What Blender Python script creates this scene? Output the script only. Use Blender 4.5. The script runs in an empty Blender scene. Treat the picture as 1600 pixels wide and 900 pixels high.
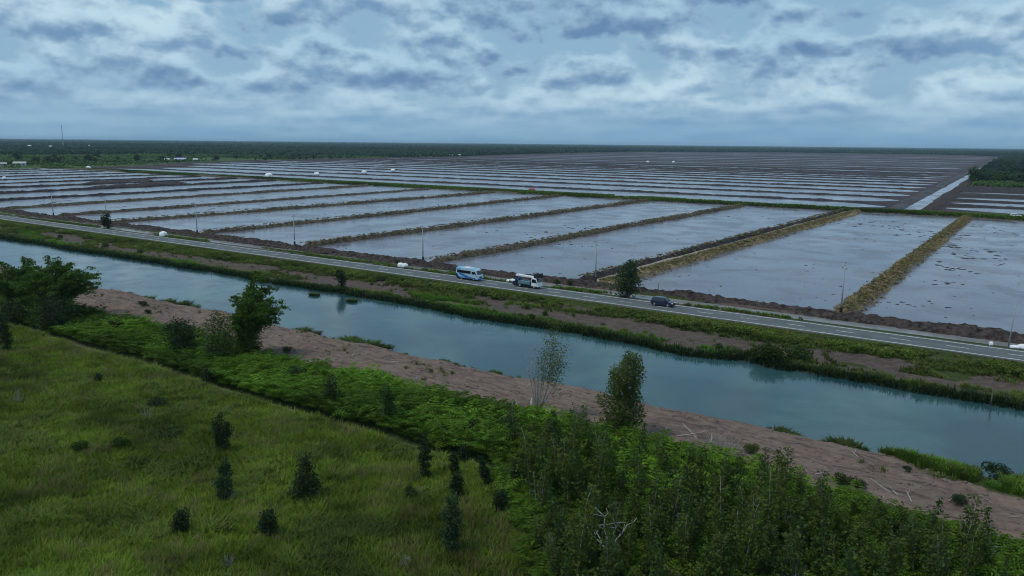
import bpy, bmesh, math, random
import numpy as np
from mathutils import Matrix, Vector

sc = bpy.context.scene
R = math.radians
rng = np.random.default_rng(7)
random.seed(7)

# ------------------------------------------------------------------ camera
# world axes: x runs along the road, y runs across it away from the camera, z up (road surface z = 0)
cam_d = bpy.data.cameras.new('camera')
cam = bpy.data.objects.new('camera', cam_d)
sc.collection.objects.link(cam)
cam_d.sensor_width = 36
cam_d.lens = 27.495
cam_d.clip_start = 0.5
cam_d.clip_end = 120000
cam.matrix_world = (Matrix.Translation((0, 0, 30)) @ Matrix.Rotation(R(34.9), 4, 'Z')
                    @ Matrix.Rotation(R(90 - 10.478), 4, 'X') @ Matrix.Rotation(R(0.573), 4, 'Z'))
sc.camera = cam
sc.view_settings.view_transform = 'Standard'
sc.view_settings.look = 'None'
sc.view_settings.exposure = 0.0
sc.view_settings.gamma = 1
sc.render.resolution_x, sc.render.resolution_y = 1024, 576
try:
    sc.cycles.volume_bounces = 1
    sc.cycles.max_bounces = 6
    sc.cycles.filter_width = 1.05
    sc.cycles.transparent_max_bounces = 8
except Exception:
    pass

# ------------------------------------------------------------------ node helpers
def N(nt, typ, **kw):
    n = nt.nodes.new(typ)
    for k, v in kw.items():
        if k.startswith('in_'):
            key = k[3:]
            key = int(key) if key.isdigit() else key.replace('_', ' ')
            n.inputs[key].default_value = v
        else:
            setattr(n, k, v)
    return n
def L(nt, a, b): nt.links.new(a, b)
def MIX(nt, fac, a, b, blend='MIX'):
    m = nt.nodes.new('ShaderNodeMix'); m.data_type = 'RGBA'; m.blend_type = blend
    for i, s in ((0, fac), (6, a), (7, b)):
        if isinstance(s, (int, float)): m.inputs[i].default_value = s
        elif isinstance(s, tuple): m.inputs[i].default_value = s if len(s) == 4 else s + (1,)
        else: nt.links.new(s, m.inputs[i])
    return m.outputs[2]
def MATH(nt, op, a, b=None, c=None, clamp=False):
    m = nt.nodes.new('ShaderNodeMath'); m.operation = op; m.use_clamp = clamp
    for i, s in enumerate((a, b, c)):
        if s is None: continue
        if isinstance(s, (int, float)): m.inputs[i].default_value = s
        else: nt.links.new(s, m.inputs[i])
    return m.outputs[0]
def RANGE(nt, v, a, b, c=0.0, d=1.0):
    m = nt.nodes.new('ShaderNodeMapRange'); m.interpolation_type = 'SMOOTHSTEP'
    nt.links.new(v, m.inputs[0])
    for i, s in enumerate((a, b, c, d)): m.inputs[i + 1].default_value = s
    return m.outputs[0]
def NOISE(nt, vec, scale, detail=4, rough=0.55, dist=0.0):
    n = N(nt, 'ShaderNodeTexNoise', in_Scale=scale, in_Detail=detail, in_Roughness=rough, in_Distortion=dist)
    if vec is not None: L(nt, vec, n.inputs['Vector'])
    return n.outputs[0]

# ------------------------------------------------------------------ world: cloudy tropical sky
SUN_EL, SUN_AZ = 62.0, 235.0          # azimuth counter-clockwise from +x
world = bpy.data.worlds.new('World')
sc.world = world
world.use_nodes = True
wt = world.node_tree
wt.nodes.clear()
tc = N(wt, 'ShaderNodeTexCoord')
sep = N(wt, 'ShaderNodeSeparateXYZ'); L(wt, tc.outputs['Generated'], sep.inputs[0])
zc = MATH(wt, 'ADD', MATH(wt, 'MAXIMUM', sep.outputs[2], 0.0), 0.14)
def cloud_vec(f, zz=3.7):
    c = N(wt, 'ShaderNodeCombineXYZ')
    L(wt, MATH(wt, 'MULTIPLY', MATH(wt, 'DIVIDE', sep.outputs[0], zc), f), c.inputs[0])
    L(wt, MATH(wt, 'MULTIPLY', MATH(wt, 'DIVIDE', sep.outputs[1], zc), f), c.inputs[1])
    c.inputs[2].default_value = zz
    return c.outputs[0]
def heap_vec(dz):                                              # heaped clouds stand upright: noise over direction
    c = N(wt, 'ShaderNodeCombineXYZ')
    L(wt, sep.outputs[0], c.inputs[0]); L(wt, sep.outputs[1], c.inputs[1])
    L(wt, MATH(wt, 'MULTIPLY', MATH(wt, 'SUBTRACT', sep.outputs[2], dz), 1.7), c.inputs[2])
    return c.outputs[0]
tall = RANGE(wt, sep.outputs[2], 0.01, 0.10, 0.35, 1.0)
def cloud_den(f, dz):
    v = cloud_vec(f)
    a = MATH(wt, 'ADD', MATH(wt, 'MULTIPLY', NOISE(wt, v, 1.6, 4, 0.45, 0.0), 0.55), 0.225)
    h = NOISE(wt, heap_vec(dz), 12.5, 6, 0.48, 0.0)
    n = NOISE(wt, heap_vec(dz), 24.0, 3, 0.5, 0.2)
    billow = MATH(wt, 'ABSOLUTE', MATH(wt, 'SUBTRACT', n, 0.5))          # rounded heaps with creases between them
    s_ = MATH(wt, 'ADD', MATH(wt, 'MULTIPLY', MATH(wt, 'SUBTRACT', h, 0.5), 1.55), MATH(wt, 'MULTIPLY', MATH(wt, 'SUBTRACT', 0.07, billow), 0.42))
    return MATH(wt, 'ADD', a, MATH(wt, 'MULTIPLY', s_, tall))
d0 = cloud_den(1.0, 0.0)
d1 = cloud_den(1.045, 0.012)
dd = MATH(wt, 'SUBTRACT', d1, d0)
sunny = RANGE(wt, dd, -0.27, 0.22)
big = NOISE(wt, cloud_vec(1.0, 9.2), 0.55, 3, 0.5)
body = RANGE(wt, d0, 0.28, 0.48)
base = MIX(wt, RANGE(wt, big, 0.36, 0.62), (0.215, 0.375, 0.555), (0.135, 0.255, 0.435))
lit = MIX(wt, RANGE(wt, big, 0.36, 0.64), (0.575, 0.755, 0.855), (0.385, 0.585, 0.735))
cl = MIX(wt, sunny, base, lit)
sky = N(wt, 'ShaderNodeTexSky', sky_type='NISHITA', sun_disc=False)
sky.sun_elevation = R(SUN_EL); sky.sun_rotation = R(90 - SUN_AZ)
sky.air_density = 1.2; sky.dust_density = 1.5
skyc = MIX(wt, 1.0, sky.outputs[0], (0.07, 0.07, 0.07), 'MULTIPLY')
gap = MIX(wt, 0.80, skyc, (0.27, 0.48, 0.68))              # thin cloud veils the blue between the heaps
col = MIX(wt, body, gap, cl)
hz = RANGE(wt, sep.outputs[2], 0.0, 0.075, 1.0, 0.0)        # thin veil low down, all round the horizon
col = MIX(wt, MATH(wt, 'MULTIPLY', hz, 0.80), col, (0.195, 0.375, 0.555))
bg = N(wt, 'ShaderNodeBackground', in_Strength=1.0)
L(wt, col, bg.inputs[0])
wo = N(wt, 'ShaderNodeOutputWorld'); L(wt, bg.outputs[0], wo.inputs[0])

sun_d = bpy.data.lights.new('sun', 'SUN')
sun_d.energy = 1.5; sun_d.angle = R(10); sun_d.color = (1.0, 0.95, 0.87)
sun = bpy.data.objects.new('sun', sun_d); sc.collection.objects.link(sun)
sv = Vector((math.cos(R(SUN_EL)) * math.cos(R(SUN_AZ)), math.cos(R(SUN_EL)) * math.sin(R(SUN_AZ)), math.sin(R(SUN_EL))))
sun.rotation_euler = sv.to_track_quat('Z', 'Y').to_euler()

# ------------------------------------------------------------------ numpy noise
def _h(ix, iy, seed):
    n = (ix.astype(np.int64) * 374761393 + iy.astype(np.int64) * 668265263 + seed * 974711) & 0xffffffff
    n = ((n ^ (n >> 13)) * 1274126177) & 0xffffffff
    return ((n ^ (n >> 16)) & 0xffff) / 65535.0
def vnoise(x, y, seed=0):
    x = np.asarray(x, float); y = np.asarray(y, float)
    ix, iy = np.floor(x), np.floor(y)
    fx, fy = x - ix, y - iy
    fx = fx * fx * (3 - 2 * fx); fy = fy * fy * (3 - 2 * fy)
    a = _h(ix, iy, seed); b = _h(ix + 1, iy, seed); c = _h(ix, iy + 1, seed); d = _h(ix + 1, iy + 1, seed)
    return (a * (1 - fx) + b * fx) * (1 - fy) + (c * (1 - fx) + d * fx) * fy
def fbm(x, y, seed=0, o=4):
    s, a, t = 0.0, 1.0, 0.0
    for i in range(o):
        s = s + a * vnoise(np.asarray(x) * 2 ** i + 17.3 * i, np.asarray(y) * 2 ** i + 9.1 * i, seed + i); t += a; a *= 0.5
    return s / t                                               # 0..1
def sstep(a, b, x):
    t = np.clip((np.asarray(x, float) - a) / (b - a), 0, 1)
    return t * t * (3 - 2 * t)

# ------------------------------------------------------------------ object helpers
def new_mesh(name, V, F, mats, smooth=False, mat_idx=None):
    me = bpy.data.meshes.new(name)
    V = np.asarray(V, float).reshape(-1, 3)
    me.from_pydata(V.tolist(), [], F if isinstance(F, list) else np.asarray(F).tolist())
    for m in (mats if isinstance(mats, (list, tuple)) else [mats]): me.materials.append(m)
    if mat_idx is not None: me.polygons.foreach_set('material_index', np.asarray(mat_idx, dtype=np.int32))
    if smooth: me.polygons.foreach_set('use_smooth', np.ones(len(me.polygons), dtype=bool))
    me.update()
    return me
def link(name, me, parent=None, loc=(0, 0, 0), rz=0.0, scale=1.0):
    o = bpy.data.objects.new(name, me)
    sc.collection.objects.link(o)
    o.location = loc; o.rotation_euler = (0, 0, rz)
    o.scale = (scale,) * 3 if isinstance(scale, (int, float)) else scale
    if parent is not None: o.parent = parent
    return o
def thing(name, label, cat, loc=(0, 0, 0), rz=0.0, scale=1.0, group=None, me=None):
    o = link(name, me, None, loc, rz, scale)
    o['label'] = label; o['category'] = cat
    if group: o['group'] = group
    return o
def structure(name, me, loc=(0, 0, 0)):
    o = link(name, me, None, loc); o['kind'] = 'structure'; return o
def stuff(o, label=None, cat=None):
    o['kind'] = 'stuff'
    if label: o['label'] = label
    if cat: o['category'] = cat
    return o
def copy_tree(root, loc, rz, scale, label=None):
    c = root.copy(); sc.collection.objects.link(c)
    c.location = loc; c.rotation_euler = (0, 0, rz)
    c.scale = (scale,) * 3 if isinstance(scale, (int, float)) else scale
    if label: c['label'] = label
    for ch in root.children:
        d = ch.copy(); sc.collection.objects.link(d); d.parent = c
        for g in ch.children:
            e = g.copy(); sc.collection.objects.link(e); e.parent = d
    return c

class MB:                                                       # mesh collector
    def __init__(s): s.V = []; s.F = []; s.n = 0; s.mi = []
    def add(s, V, F, mi=0):
        V = np.asarray(V, float).reshape(-1, 3)
        s.V.append(V); s.F += [tuple(int(i) + s.n for i in f) for f in F]; s.mi += [mi] * len(F); s.n += len(V)
        return s
    def box(s, x0, x1, y0, y1, z0, z1, b=0.0, mi=0):
        bm = bmesh.new(); bmesh.ops.create_cube(bm, size=1)
        for v in bm.verts: v.co = ((x0 + x1) / 2 + v.co.x * (x1 - x0), (y0 + y1) / 2 + v.co.y * (y1 - y0), (z0 + z1) / 2 + v.co.z * (z1 - z0))
        if b > 0: bmesh.ops.bevel(bm, geom=bm.edges[:], offset=b, segments=2, affect='EDGES', profile=0.6)
        return s.bm(bm, mi)
    def bm(s, bm, mi=0):
        bm.verts.index_update()
        s.add([v.co[:] for v in bm.verts], [[v.index for v in f.verts] for f in bm.faces], mi); bm.free(); return s
    def tube(s, pts, rad, n=6, mi=0, cap=True):
        pts = np.asarray(pts, float); rad = np.broadcast_to(np.asarray(rad, float), (len(pts),))
        V = []
        for i, p in enumerate(pts):
            t = pts[min(i + 1, len(pts) - 1)] - pts[max(i - 1, 0)]; t = t / (np.linalg.norm(t) + 1e-9)
            a = np.cross(t, (0.31, 0.95, 0.12) if abs(t[2]) > .6 else (0, 0, 1.)); a /= np.linalg.norm(a) + 1e-9; b = np.cross(t, a)
            for k in range(n):
                w = 2 * math.pi * k / n
                V.append(p + rad[i] * (a * math.cos(w) + b * math.sin(w)))
        F = [(i * n + k, i * n + (k + 1) % n, (i + 1) * n + (k + 1) % n, (i + 1) * n + k) for i in range(len(pts) - 1) for k in range(n)]
        if cap: F += [tuple(range(n))[::-1], tuple((len(pts) - 1) * n + k for k in range(n))]
        return s.add(V, F, mi)
    def prism(s, prof, y0, y1, b=0.0, mi=0, taper=None):       # prof: [(x,z)] extruded along y
        bm = bmesh.new()
        A = [bm.verts.new((x, y0, z)) for x, z in prof]; B = [bm.verts.new((x, y1, z)) for x, z in prof]
        n = len(prof)
        bm.faces.new(A); bm.faces.new(B[::-1])
        for i in range(n): bm.faces.new((A[i], B[i], B[(i + 1) % n], A[(i + 1) % n]))
        if taper:                                             # pull the sides in above height z
            for v in bm.verts:
                f = max(0.0, v.co.z - taper[0]) * taper[1]; v.co.y += -f if v.co.y > (y0 + y1) / 2 else f
        bmesh.ops.recalc_face_normals(bm, faces=bm.faces[:])
        if b > 0: bmesh.ops.bevel(bm, geom=bm.edges[:], offset=b, segments=2, affect='EDGES', profile=0.6)
        return s.bm(bm, mi)
    def cyl(s, c, axis, r, h, n=16, mi=0):
        c = np.asarray(c, float); ax = {'x': (1, 0, 0), 'y': (0, 1, 0), 'z': (0, 0, 1)}[axis]
        ax = np.asarray(ax, float)
        return s.tube([c - ax * h / 2, c + ax * h / 2], [r, r], n, mi)
    def mesh(s, name, mats, smooth=False):
        return new_mesh(name, np.concatenate(s.V), s.F, mats, smooth, s.mi)
    def obj(s, name, mats, parent=None, smooth=False):
        return link(name, s.mesh(name, mats, smooth), parent)

# ------------------------------------------------------------------ materials
def mat(name, col, rough=0.6, metal=0.0, noise=0.0, nscale=3.0, spec=0.5, bump=0.0):
    m = bpy.data.materials.new(name); m.use_nodes = True; nt = m.node_tree
    b = nt.nodes['Principled BSDF']
    b.inputs['Roughness'].default_value = rough; b.inputs['Metallic'].default_value = metal
    b.inputs['Specular IOR Level'].default_value = spec
    c3 = tuple(col)
    if noise > 0:
        t = N(nt, 'ShaderNodeTexCoord')
        n = NOISE(nt, t.outputs['Object'], nscale, 5, 0.6)
        c = MIX(nt, RANGE(nt, n, 0.3, 0.7), tuple(x * (1 - noise) for x in c3), tuple(min(1, x * (1 + noise)) for x in c3))
        L(nt, c, b.inputs['Base Color'])
        if bump > 0:
            bp = N(nt, 'ShaderNodeBump', in_Strength=bump, in_Distance=0.1); L(nt, n, bp.inputs['Height']); L(nt, bp.outputs[0], b.inputs['Normal'])
    else:
        b.inputs['Base Color'].default_value = c3 + (1,)
    return m

def leaf_mat(name, c1, c2, c3=None, trans=0.25, tone=False):
    """leaf colours vary from leaf to leaf and from plant to plant"""
    m = bpy.data.materials.new(name); m.use_nodes = True; nt = m.node_tree
    nt.nodes.clear()
    g = N(nt, 'ShaderNodeNewGeometry'); oi = N(nt, 'ShaderNodeObjectInfo')
    c = MIX(nt, g.outputs['Random Per Island'], c1, c2)
    if c3: c = MIX(nt, MATH(nt, 'MULTIPLY', oi.outputs['Random'], 0.7), c, c3)
    if tone:
        at = N(nt, 'ShaderNodeAttribute', attribute_type='INSTANCER', attribute_name='tone')
        f = MATH(nt, 'ADD', MATH(nt, 'MULTIPLY', at.outputs['Fac'], 1.1), 0.45)
        cc = N(nt, 'ShaderNodeCombineColor')
        for i in range(3): L(nt, f, cc.inputs[i])
        c = MIX(nt, 1.0, c, cc.outputs[0], 'MULTIPLY')
    d = N(nt, 'ShaderNodeBsdfPrincipled'); d.inputs['Roughness'].default_value = 0.75
    d.inputs['Specular IOR Level'].default_value = 0.15
    L(nt, c, d.inputs['Base Color'])
    t = N(nt, 'ShaderNodeBsdfTranslucent'); L(nt, c, t.inputs[0])
    mx = N(nt, 'ShaderNodeMixShader', in_0=trans); L(nt, d.outputs[0], mx.inputs[1]); L(nt, t.outputs[0], mx.inputs[2])
    o = N(nt, 'ShaderNodeOutputMaterial'); L(nt, mx.outputs[0], o.inputs[0])
    return m

def water_mat(name, c1, c2, rough, patch, ripple=0.02, rs=1.2, stretch=1.0):
    m = bpy.data.materials.new(name); m.use_nodes = True; nt = m.node_tree
    b = nt.nodes['Principled BSDF']; b.inputs['IOR'].default_value = 1.40
    t = N(nt, 'ShaderNodeTexCoord'); mp = N(nt, 'ShaderNodeMapping'); mp.inputs['Scale'].default_value = (1, stretch, 1)
    L(nt, t.outputs['Object'], mp.inputs[0])
    n = NOISE(nt, mp.outputs[0], patch, 4, 0.55, 0.6)
    L(nt, MIX(nt, RANGE(nt, n, 0.35, 0.68), c1, c2), b.inputs['Base Color'])
    n2 = NOISE(nt, mp.outputs[0], patch * 2.7, 4, 0.6, 0.4)
    L(nt, RANGE(nt, n2, 0.35, 0.7, rough * 0.6, rough * 1.7), b.inputs['Roughness'])
    r = NOISE(nt, mp.outputs[0], rs, 3, 0.6)
    bp = N(nt, 'ShaderNodeBump', in_Strength=0.5, in_Distance=ripple); L(nt, r, bp.inputs['Height']); L(nt, bp.outputs[0], b.inputs['Normal'])
    return m

M = {}
M['canal'] = water_mat('canal_water', (0.016, 0.050, 0.060), (0.042, 0.098, 0.100), 0.13, 0.06, 0.02, 1.5)
M['pond'] = water_mat('pond_water', (0.120, 0.118, 0.148), (0.165, 0.155, 0.178), 0.19, 0.03, 0.05, 0.8)
M['ditch'] = water_mat('ditch_water', (0.20, 0.20, 0.20), (0.24, 0.23, 0.22), 0.2, 0.1)
M['asphalt'] = mat('asphalt', (0.098, 0.108, 0.110), 0.8, noise=0.18, nscale=0.35)
nt = M['asphalt'].node_tree; t_ = N(nt, 'ShaderNodeTexCoord'); mp_ = N(nt, 'ShaderNodeMapping'); mp_.inputs['Scale'].default_value = (.05, 1.1, 1); L(nt, t_.outputs['Object'], mp_.inputs[0])
b_ = nt.nodes['Principled BSDF']; lk = b_.inputs['Base Color'].links[0]; src = lk.from_socket
L(nt, MIX(nt, MATH(nt, 'MULTIPLY', RANGE(nt, NOISE(nt, mp_.outputs[0], 1.0, 4, .6), .42, .62), .5), src, (0.060, 0.066, 0.068)), b_.inputs['Base Color'])
M['paint'] = mat('road_paint', (0.62, 0.62, 0.58), 0.7, noise=0.25, nscale=0.8)
M['peat'] = mat('peat_soil', (0.036, 0.029, 0.029), 0.95, noise=0.55, nscale=0.6, spec=0.2, bump=0.6)
M['peat_red'] = mat('red_peat_soil', (0.050, 0.037, 0.034), 0.95, noise=0.6, nscale=1.1, spec=0.2, bump=0.6)
M['straw'] = mat('straw_bund', (0.175, 0.132, 0.070), 0.95, noise=0.5, nscale=1.1, spec=0.2, bump=0.6)
M['bund'] = mat('bund_soil', (0.080, 0.064, 0.042), 0.95, noise=0.5, nscale=0.9, spec=0.2, bump=0.6)
M['soilclod'] = mat('bank_soil_clod', (0.15, 0.112, 0.094), 0.95, noise=0.3, nscale=2)
M['greybund'] = mat('grey_berm_soil', (0.070, 0.068, 0.072), 0.95, noise=0.3, nscale=0.05, spec=0.2)
M['wood'] = mat('pale_bark', (0.33, 0.30, 0.26), 0.8, noise=0.25, nscale=4)
M['bark'] = mat('brown_bark', (0.12, 0.10, 0.08), 0.9, noise=0.3, nscale=4)
M['whitebark'] = mat('paperbark', (0.42, 0.40, 0.36), 0.85, noise=0.35, nscale=2)
M['dead'] = mat('bleached_wood', (0.36, 0.33, 0.29), 0.8, noise=0.2, nscale=3)
M['concrete'] = mat('concrete', (0.33, 0.33, 0.33), 0.8, noise=0.1)
M['sack'] = mat('white_woven_plastic', (0.83, 0.84, 0.85), 0.55, noise=0.06, nscale=2)
M['redtarp'] = mat('red_tarpaulin', (0.30, 0.05, 0.05), 0.6, noise=0.2, nscale=1)
M['buswhite'] = mat('pale_blue_white_paint', (0.42, 0.58, 0.68), 0.3)
M['white'] = mat('white_paint', (0.80, 0.81, 0.82), 0.30, noise=0.04)
M['glass'] = mat('dark_glass', (0.012, 0.016, 0.022), 0.06, spec=0.8)
M['blue'] = mat('blue_paint', (0.045, 0.16, 0.42), 0.3)
M['skyblue'] = mat('light_blue_paint', (0.13, 0.42, 0.66), 0.3)
M['navy'] = mat('navy_paint', (0.012, 0.03, 0.12), 0.35)
M['black'] = mat('black_rubber', (0.018, 0.018, 0.02), 0.75)
M['rim'] = mat('grey_rim', (0.45, 0.46, 0.48), 0.35, metal=0.6)
M['teal'] = mat('grey_teal_paint', (0.11, 0.21, 0.25), 0.4, noise=0.1)
M['steel'] = mat('grey_steel', (0.34, 0.36, 0.38), 0.4, metal=0.4)
M['carblue'] = mat('slate_blue_paint', (0.035, 0.042, 0.085), 0.22, metal=0.35)
M['lamp'] = mat('headlamp_glass', (0.75, 0.78, 0.8), 0.15)
M['redlamp'] = mat('red_lamp_glass', (0.35, 0.02, 0.02), 0.2)
M['roofblue'] = mat('pale_blue_sheet_roof', (0.42, 0.45, 0.66), 0.5, noise=0.1)
M['roofwhite'] = mat('white_sheet_roof', (0.72, 0.73, 0.74), 0.5, noise=0.08)
M['roofgrey'] = mat('grey_sheet_roof', (0.42, 0.43, 0.42), 0.6, noise=0.15)
M['wall'] = mat('plaster_wall', (0.40, 0.39, 0.36), 0.85, noise=0.1)
M['dark'] = mat('dark_opening', (0.02, 0.02, 0.02), 0.9)

M['grass'] = leaf_mat('field_grass', (0.050, 0.112, 0.008), (0.150, 0.225, 0.022), (0.135, 0.160, 0.024), 0.3, True)
M['lush'] = leaf_mat('lush_grass', (0.055, 0.130, 0.012), (0.120, 0.230, 0.024), None, 0.3, True)
M['fern'] = leaf_mat('fern_leaf', (0.060, 0.135, 0.010), (0.170, 0.290, 0.026), (0.080, 0.140, 0.016), 0.35, True)
M['hedge'] = leaf_mat('hedge_leaf', (0.050, 0.090, 0.012), (0.115, 0.165, 0.025), (0.095, 0.105, 0.030), 0.25, True)
M['drygrass'] = leaf_mat('dry_grass', (0.17, 0.135, 0.062), (0.27, 0.215, 0.11), (0.13, 0.115, 0.045), 0.25, True)
M['darkleaf'] = leaf_mat('dark_leaf', (0.012, 0.028, 0.010), (0.044, 0.072, 0.022), None, 0.2)
M['midleaf'] = leaf_mat('mid_leaf', (0.030, 0.060, 0.014), (0.078, 0.125, 0.028), None, 0.25)
M['oliveleaf'] = leaf_mat('olive_leaf', (0.050, 0.078, 0.015), (0.120, 0.160, 0.034), (0.050, 0.078, 0.022), 0.3)
M['bamboo'] = leaf_mat('bamboo_leaf', (0.036, 0.082, 0.012), (0.105, 0.175, 0.026), None, 0.3)
M['blueleaf'] = leaf_mat('blue_green_leaf', (0.022, 0.050, 0.020), (0.058, 0.100, 0.038), None, 0.25)
M['sapleaf'] = leaf_mat('sapling_leaf', (0.026, 0.058, 0.010), (0.095, 0.150, 0.022), (0.095, 0.125, 0.022), 0.3)
M['limeleaf'] = leaf_mat('lime_leaf', (0.065, 0.120, 0.012), (0.13, 0.20, 0.024), None, 0.3)
M['twig'] = mat('grey_twig', (0.23, 0.23, 0.21), 0.9)
M['forest'] = leaf_mat('forest_canopy', (0.009, 0.026, 0.014), (0.020, 0.046, 0.020), (0.026, 0.052, 0.018), 0.1, True)
M['scrub'] = leaf_mat('scrub_canopy', (0.050, 0.095, 0.018), (0.095, 0.150, 0.030), (0.035, 0.065, 0.018), 0.1, True)

# ground: colours belong to the kinds of surface (bare soil, green cover, mud), stored per vertex as zone weights
def ground_mat():
    m = bpy.data.materials.new('ground'); m.use_nodes = True; nt = m.node_tree
    b = nt.nodes['Principled BSDF']; b.inputs['Roughness'].default_value = 0.95; b.inputs['Specular IOR Level'].default_value = 0.15
    t = N(nt, 'ShaderNodeTexCoord')
    a = N(nt, 'ShaderNodeAttribute', attribute_name='zone')
    s = N(nt, 'ShaderNodeSeparateColor'); L(nt, a.outputs['Color'], s.inputs[0])
    n1 = NOISE(nt, t.outputs['Object'], 0.12, 6, 0.62, 0.4); n2 = NOISE(nt, t.outputs['Object'], 1.1, 6, 0.65)
    mp = N(nt, 'ShaderNodeMapping'); mp.inputs['Scale'].default_value = (0.25, 1.6, 1); mp.inputs['Rotation'].default_value = (0, 0, .06); L(nt, t.outputs['Object'], mp.inputs[0])
    n3 = NOISE(nt, mp.outputs[0], 1.0, 6, 0.68, 0.7)
    green = MIX(nt, RANGE(nt, n2, 0.3, 0.7), (0.030, 0.045, 0.012), (0.055, 0.072, 0.018))
    soil = MIX(nt, RANGE(nt, n2, 0.3, 0.7), (0.128, 0.086, 0.070), (0.215, 0.152, 0.122))
    soil = MIX(nt, MATH(nt, 'MULTIPLY', RANGE(nt, n1, 0.35, 0.65), 0.6), soil, (0.240, 0.175, 0.138))
    soil = MIX(nt, MATH(nt, 'MULTIPLY', RANGE(nt, n3, 0.47, 0.66), 0.85), soil, (0.066, 0.050, 0.046))
    soil = MIX(nt, MATH(nt, 'MULTIPLY', s.outputs[1], 0.85), soil, MIX(nt, RANGE(nt, n2, 0.3, 0.7), (0.060, 0.044, 0.038), (0.115, 0.088, 0.076)))
    mud = MIX(nt, RANGE(nt, n2, 0.35, 0.65), (0.060, 0.045, 0.042), (0.10, 0.075, 0.065))
    # break up the zone borders
    br = MATH(nt, 'MULTIPLY', MATH(nt, 'SUBTRACT', n2, 0.5), 0.9)
    fs = RANGE(nt, MATH(nt, 'ADD', s.outputs[0], br), 0.35, 0.65)
    fm = RANGE(nt, MATH(nt, 'ADD', s.outputs[2], br), 0.35, 0.65)
    c = MIX(nt, fs, green, soil); c = MIX(nt, fm, c, mud)
    L(nt, c, b.inputs['Base Color'])
    h = MATH(nt, 'ADD', MATH(nt, 'MULTIPLY', n2, 0.6), MATH(nt, 'MULTIPLY', n3, 0.5))
    bp = N(nt, 'ShaderNodeBump', in_Strength=1.0, in_Distance=0.5); L(nt, h, bp.inputs['Height']); L(nt, bp.outputs[0], b.inputs['Normal'])
    return m
M['ground'] = ground_mat()

def far_mat(name, cols, sc1, sx, bumpd=0.0):
    m = bpy.data.materials.new(name); m.use_nodes = True; nt = m.node_tree
    b = nt.nodes['Principled BSDF']; b.inputs['Roughness'].default_value = 0.95; b.inputs['Specular IOR Level'].default_value = 0.1
    t = N(nt, 'ShaderNodeTexCoord'); mp = N(nt, 'ShaderNodeMapping'); mp.inputs['Scale'].default_value = (sx, 1, 1)
    L(nt, t.outputs['Object'], mp.inputs[0])
    n = NOISE(nt, mp.outputs[0], sc1, 6, 0.65, 0.3); n2 = NOISE(nt, mp.outputs[0], sc1 * 9, 5, 0.65)
    c = MIX(nt, RANGE(nt, n, 0.35, 0.65), cols[0], cols[1])
    c = MIX(nt, RANGE(nt, n2, 0.45, 0.70), c, cols[2])
    L(nt, c, b.inputs['Base Color'])
    return m
M['peatland'] = far_mat('cleared_peatland', [(0.058, 0.044, 0.050), (0.082, 0.062, 0.066), (0.038, 0.030, 0.036)], 0.012, 0.22)
M['scrubland'] = far_mat('scrubland', [(0.050, 0.085, 0.020), (0.078, 0.115, 0.026), (0.028, 0.052, 0.014)], 0.012, 1.0)

# ------------------------------------------------------------------ terrain (one sheet to the horizon)
def geo(a, b, n):                                             # geometric growth of offsets
    return np.geomspace(a, b, n)
us = np.concatenate([-420 - geo(4, 30000, 46)[::-1], np.arange(-420, -170, 2.6), np.arange(-170, 22, 0.7), 22 + geo(1.5, 30000, 50)])
vs = np.concatenate([16 - geo(2, 8000, 30)[::-1], np.arange(16, 60, 0.9), np.arange(60, 152, 0.6), 152 + geo(2, 34000, 60)])
def canal_near(u): return 82.3 + 0.9 * (fbm(u * 0.045, u * 0 + 3, 5, 3) - 0.5) * 2
def canal_far(u):
    left = 106.5 + sstep(-330, -150, u) * 2.6
    return left + 1.5 * (fbm(u * 0.05, u * 0 + 8, 9, 3) - 0.5) * 2 - 1.6 * np.exp(-((u + 44) / 7) ** 2) + 1.6 * np.exp(-((u + 35) / 3) ** 2)
def terrain(u, v):
    n = fbm(u * 0.16, v * 0.16, 1, 4) - 0.5
    f = fbm(u * 0.7, v * 0.7, 21, 3) - 0.5
    st = fbm(u * 0.12, v * 0.75, 31, 4) - 0.5
    z = 0.1 + 0.7 * n
    z = z - 1.0 * np.exp(-((v - 55.7) / 1.1) ** 4)
    bank = sstep(64.5, 67.5, v)
    z = z * (1 - bank) + bank * (0.70 + 0.5 * n + 0.5 * f + 0.8 * st)
    cn, cf = canal_near(u), canal_far(u)
    z = z + (-0.72 - z) * sstep(cn - 3.0, cn, v)
    z = z - 1.9 * sstep(cn, cn + 3, v)
    up = sstep(cf - 2.5, cf, v)
    z = z * (1 - up) + up * (-0.7)
    fb = sstep(cf, cf + 1.6, v)
    trk = np.exp(-((v - 117.5) / 3.2) ** 4)
    z = z * (1 - fb) + fb * (-0.38 + 0.45 * n + 0.25 * f + trk * (0.2 * st - 0.15))
    road = sstep(124, 130.4, v)
    z = z * (1 - road) + road * (-0.03)
    dit = sstep(139.6, 141.2, v) * (1 - sstep(144.2, 146, v))
    z = z - dit * (0.95 + 0.8 * (fbm(u * 0.05, v * 0.2, 77, 3) - 0.5))
    fl = sstep(145, 152, v)
    inside = 1.0
    z = z * (1 - fl) + fl * (-0.7)
    return z
U, Vv = np.meshgrid(us, vs, indexing='ij')
Z = terrain(U, Vv)
far_m = np.maximum(sstep(8000, 30000, np.abs(U)), sstep(8000, 30000, Vv))
nu, nv = len(us), len(vs)
VV = np.stack([U, Vv, Z], -1).reshape(-1, 3)
idx = np.arange(nu * nv).reshape(nu, nv)
FF = np.stack([idx[:-1, :-1], idx[1:, :-1], idx[1:, 1:], idx[:-1, 1:]], -1).reshape(-1, 4)
me = new_mesh('ground', VV, FF, M['ground'], True)
cf = canal_far(U); cn = canal_near(U)
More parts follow.
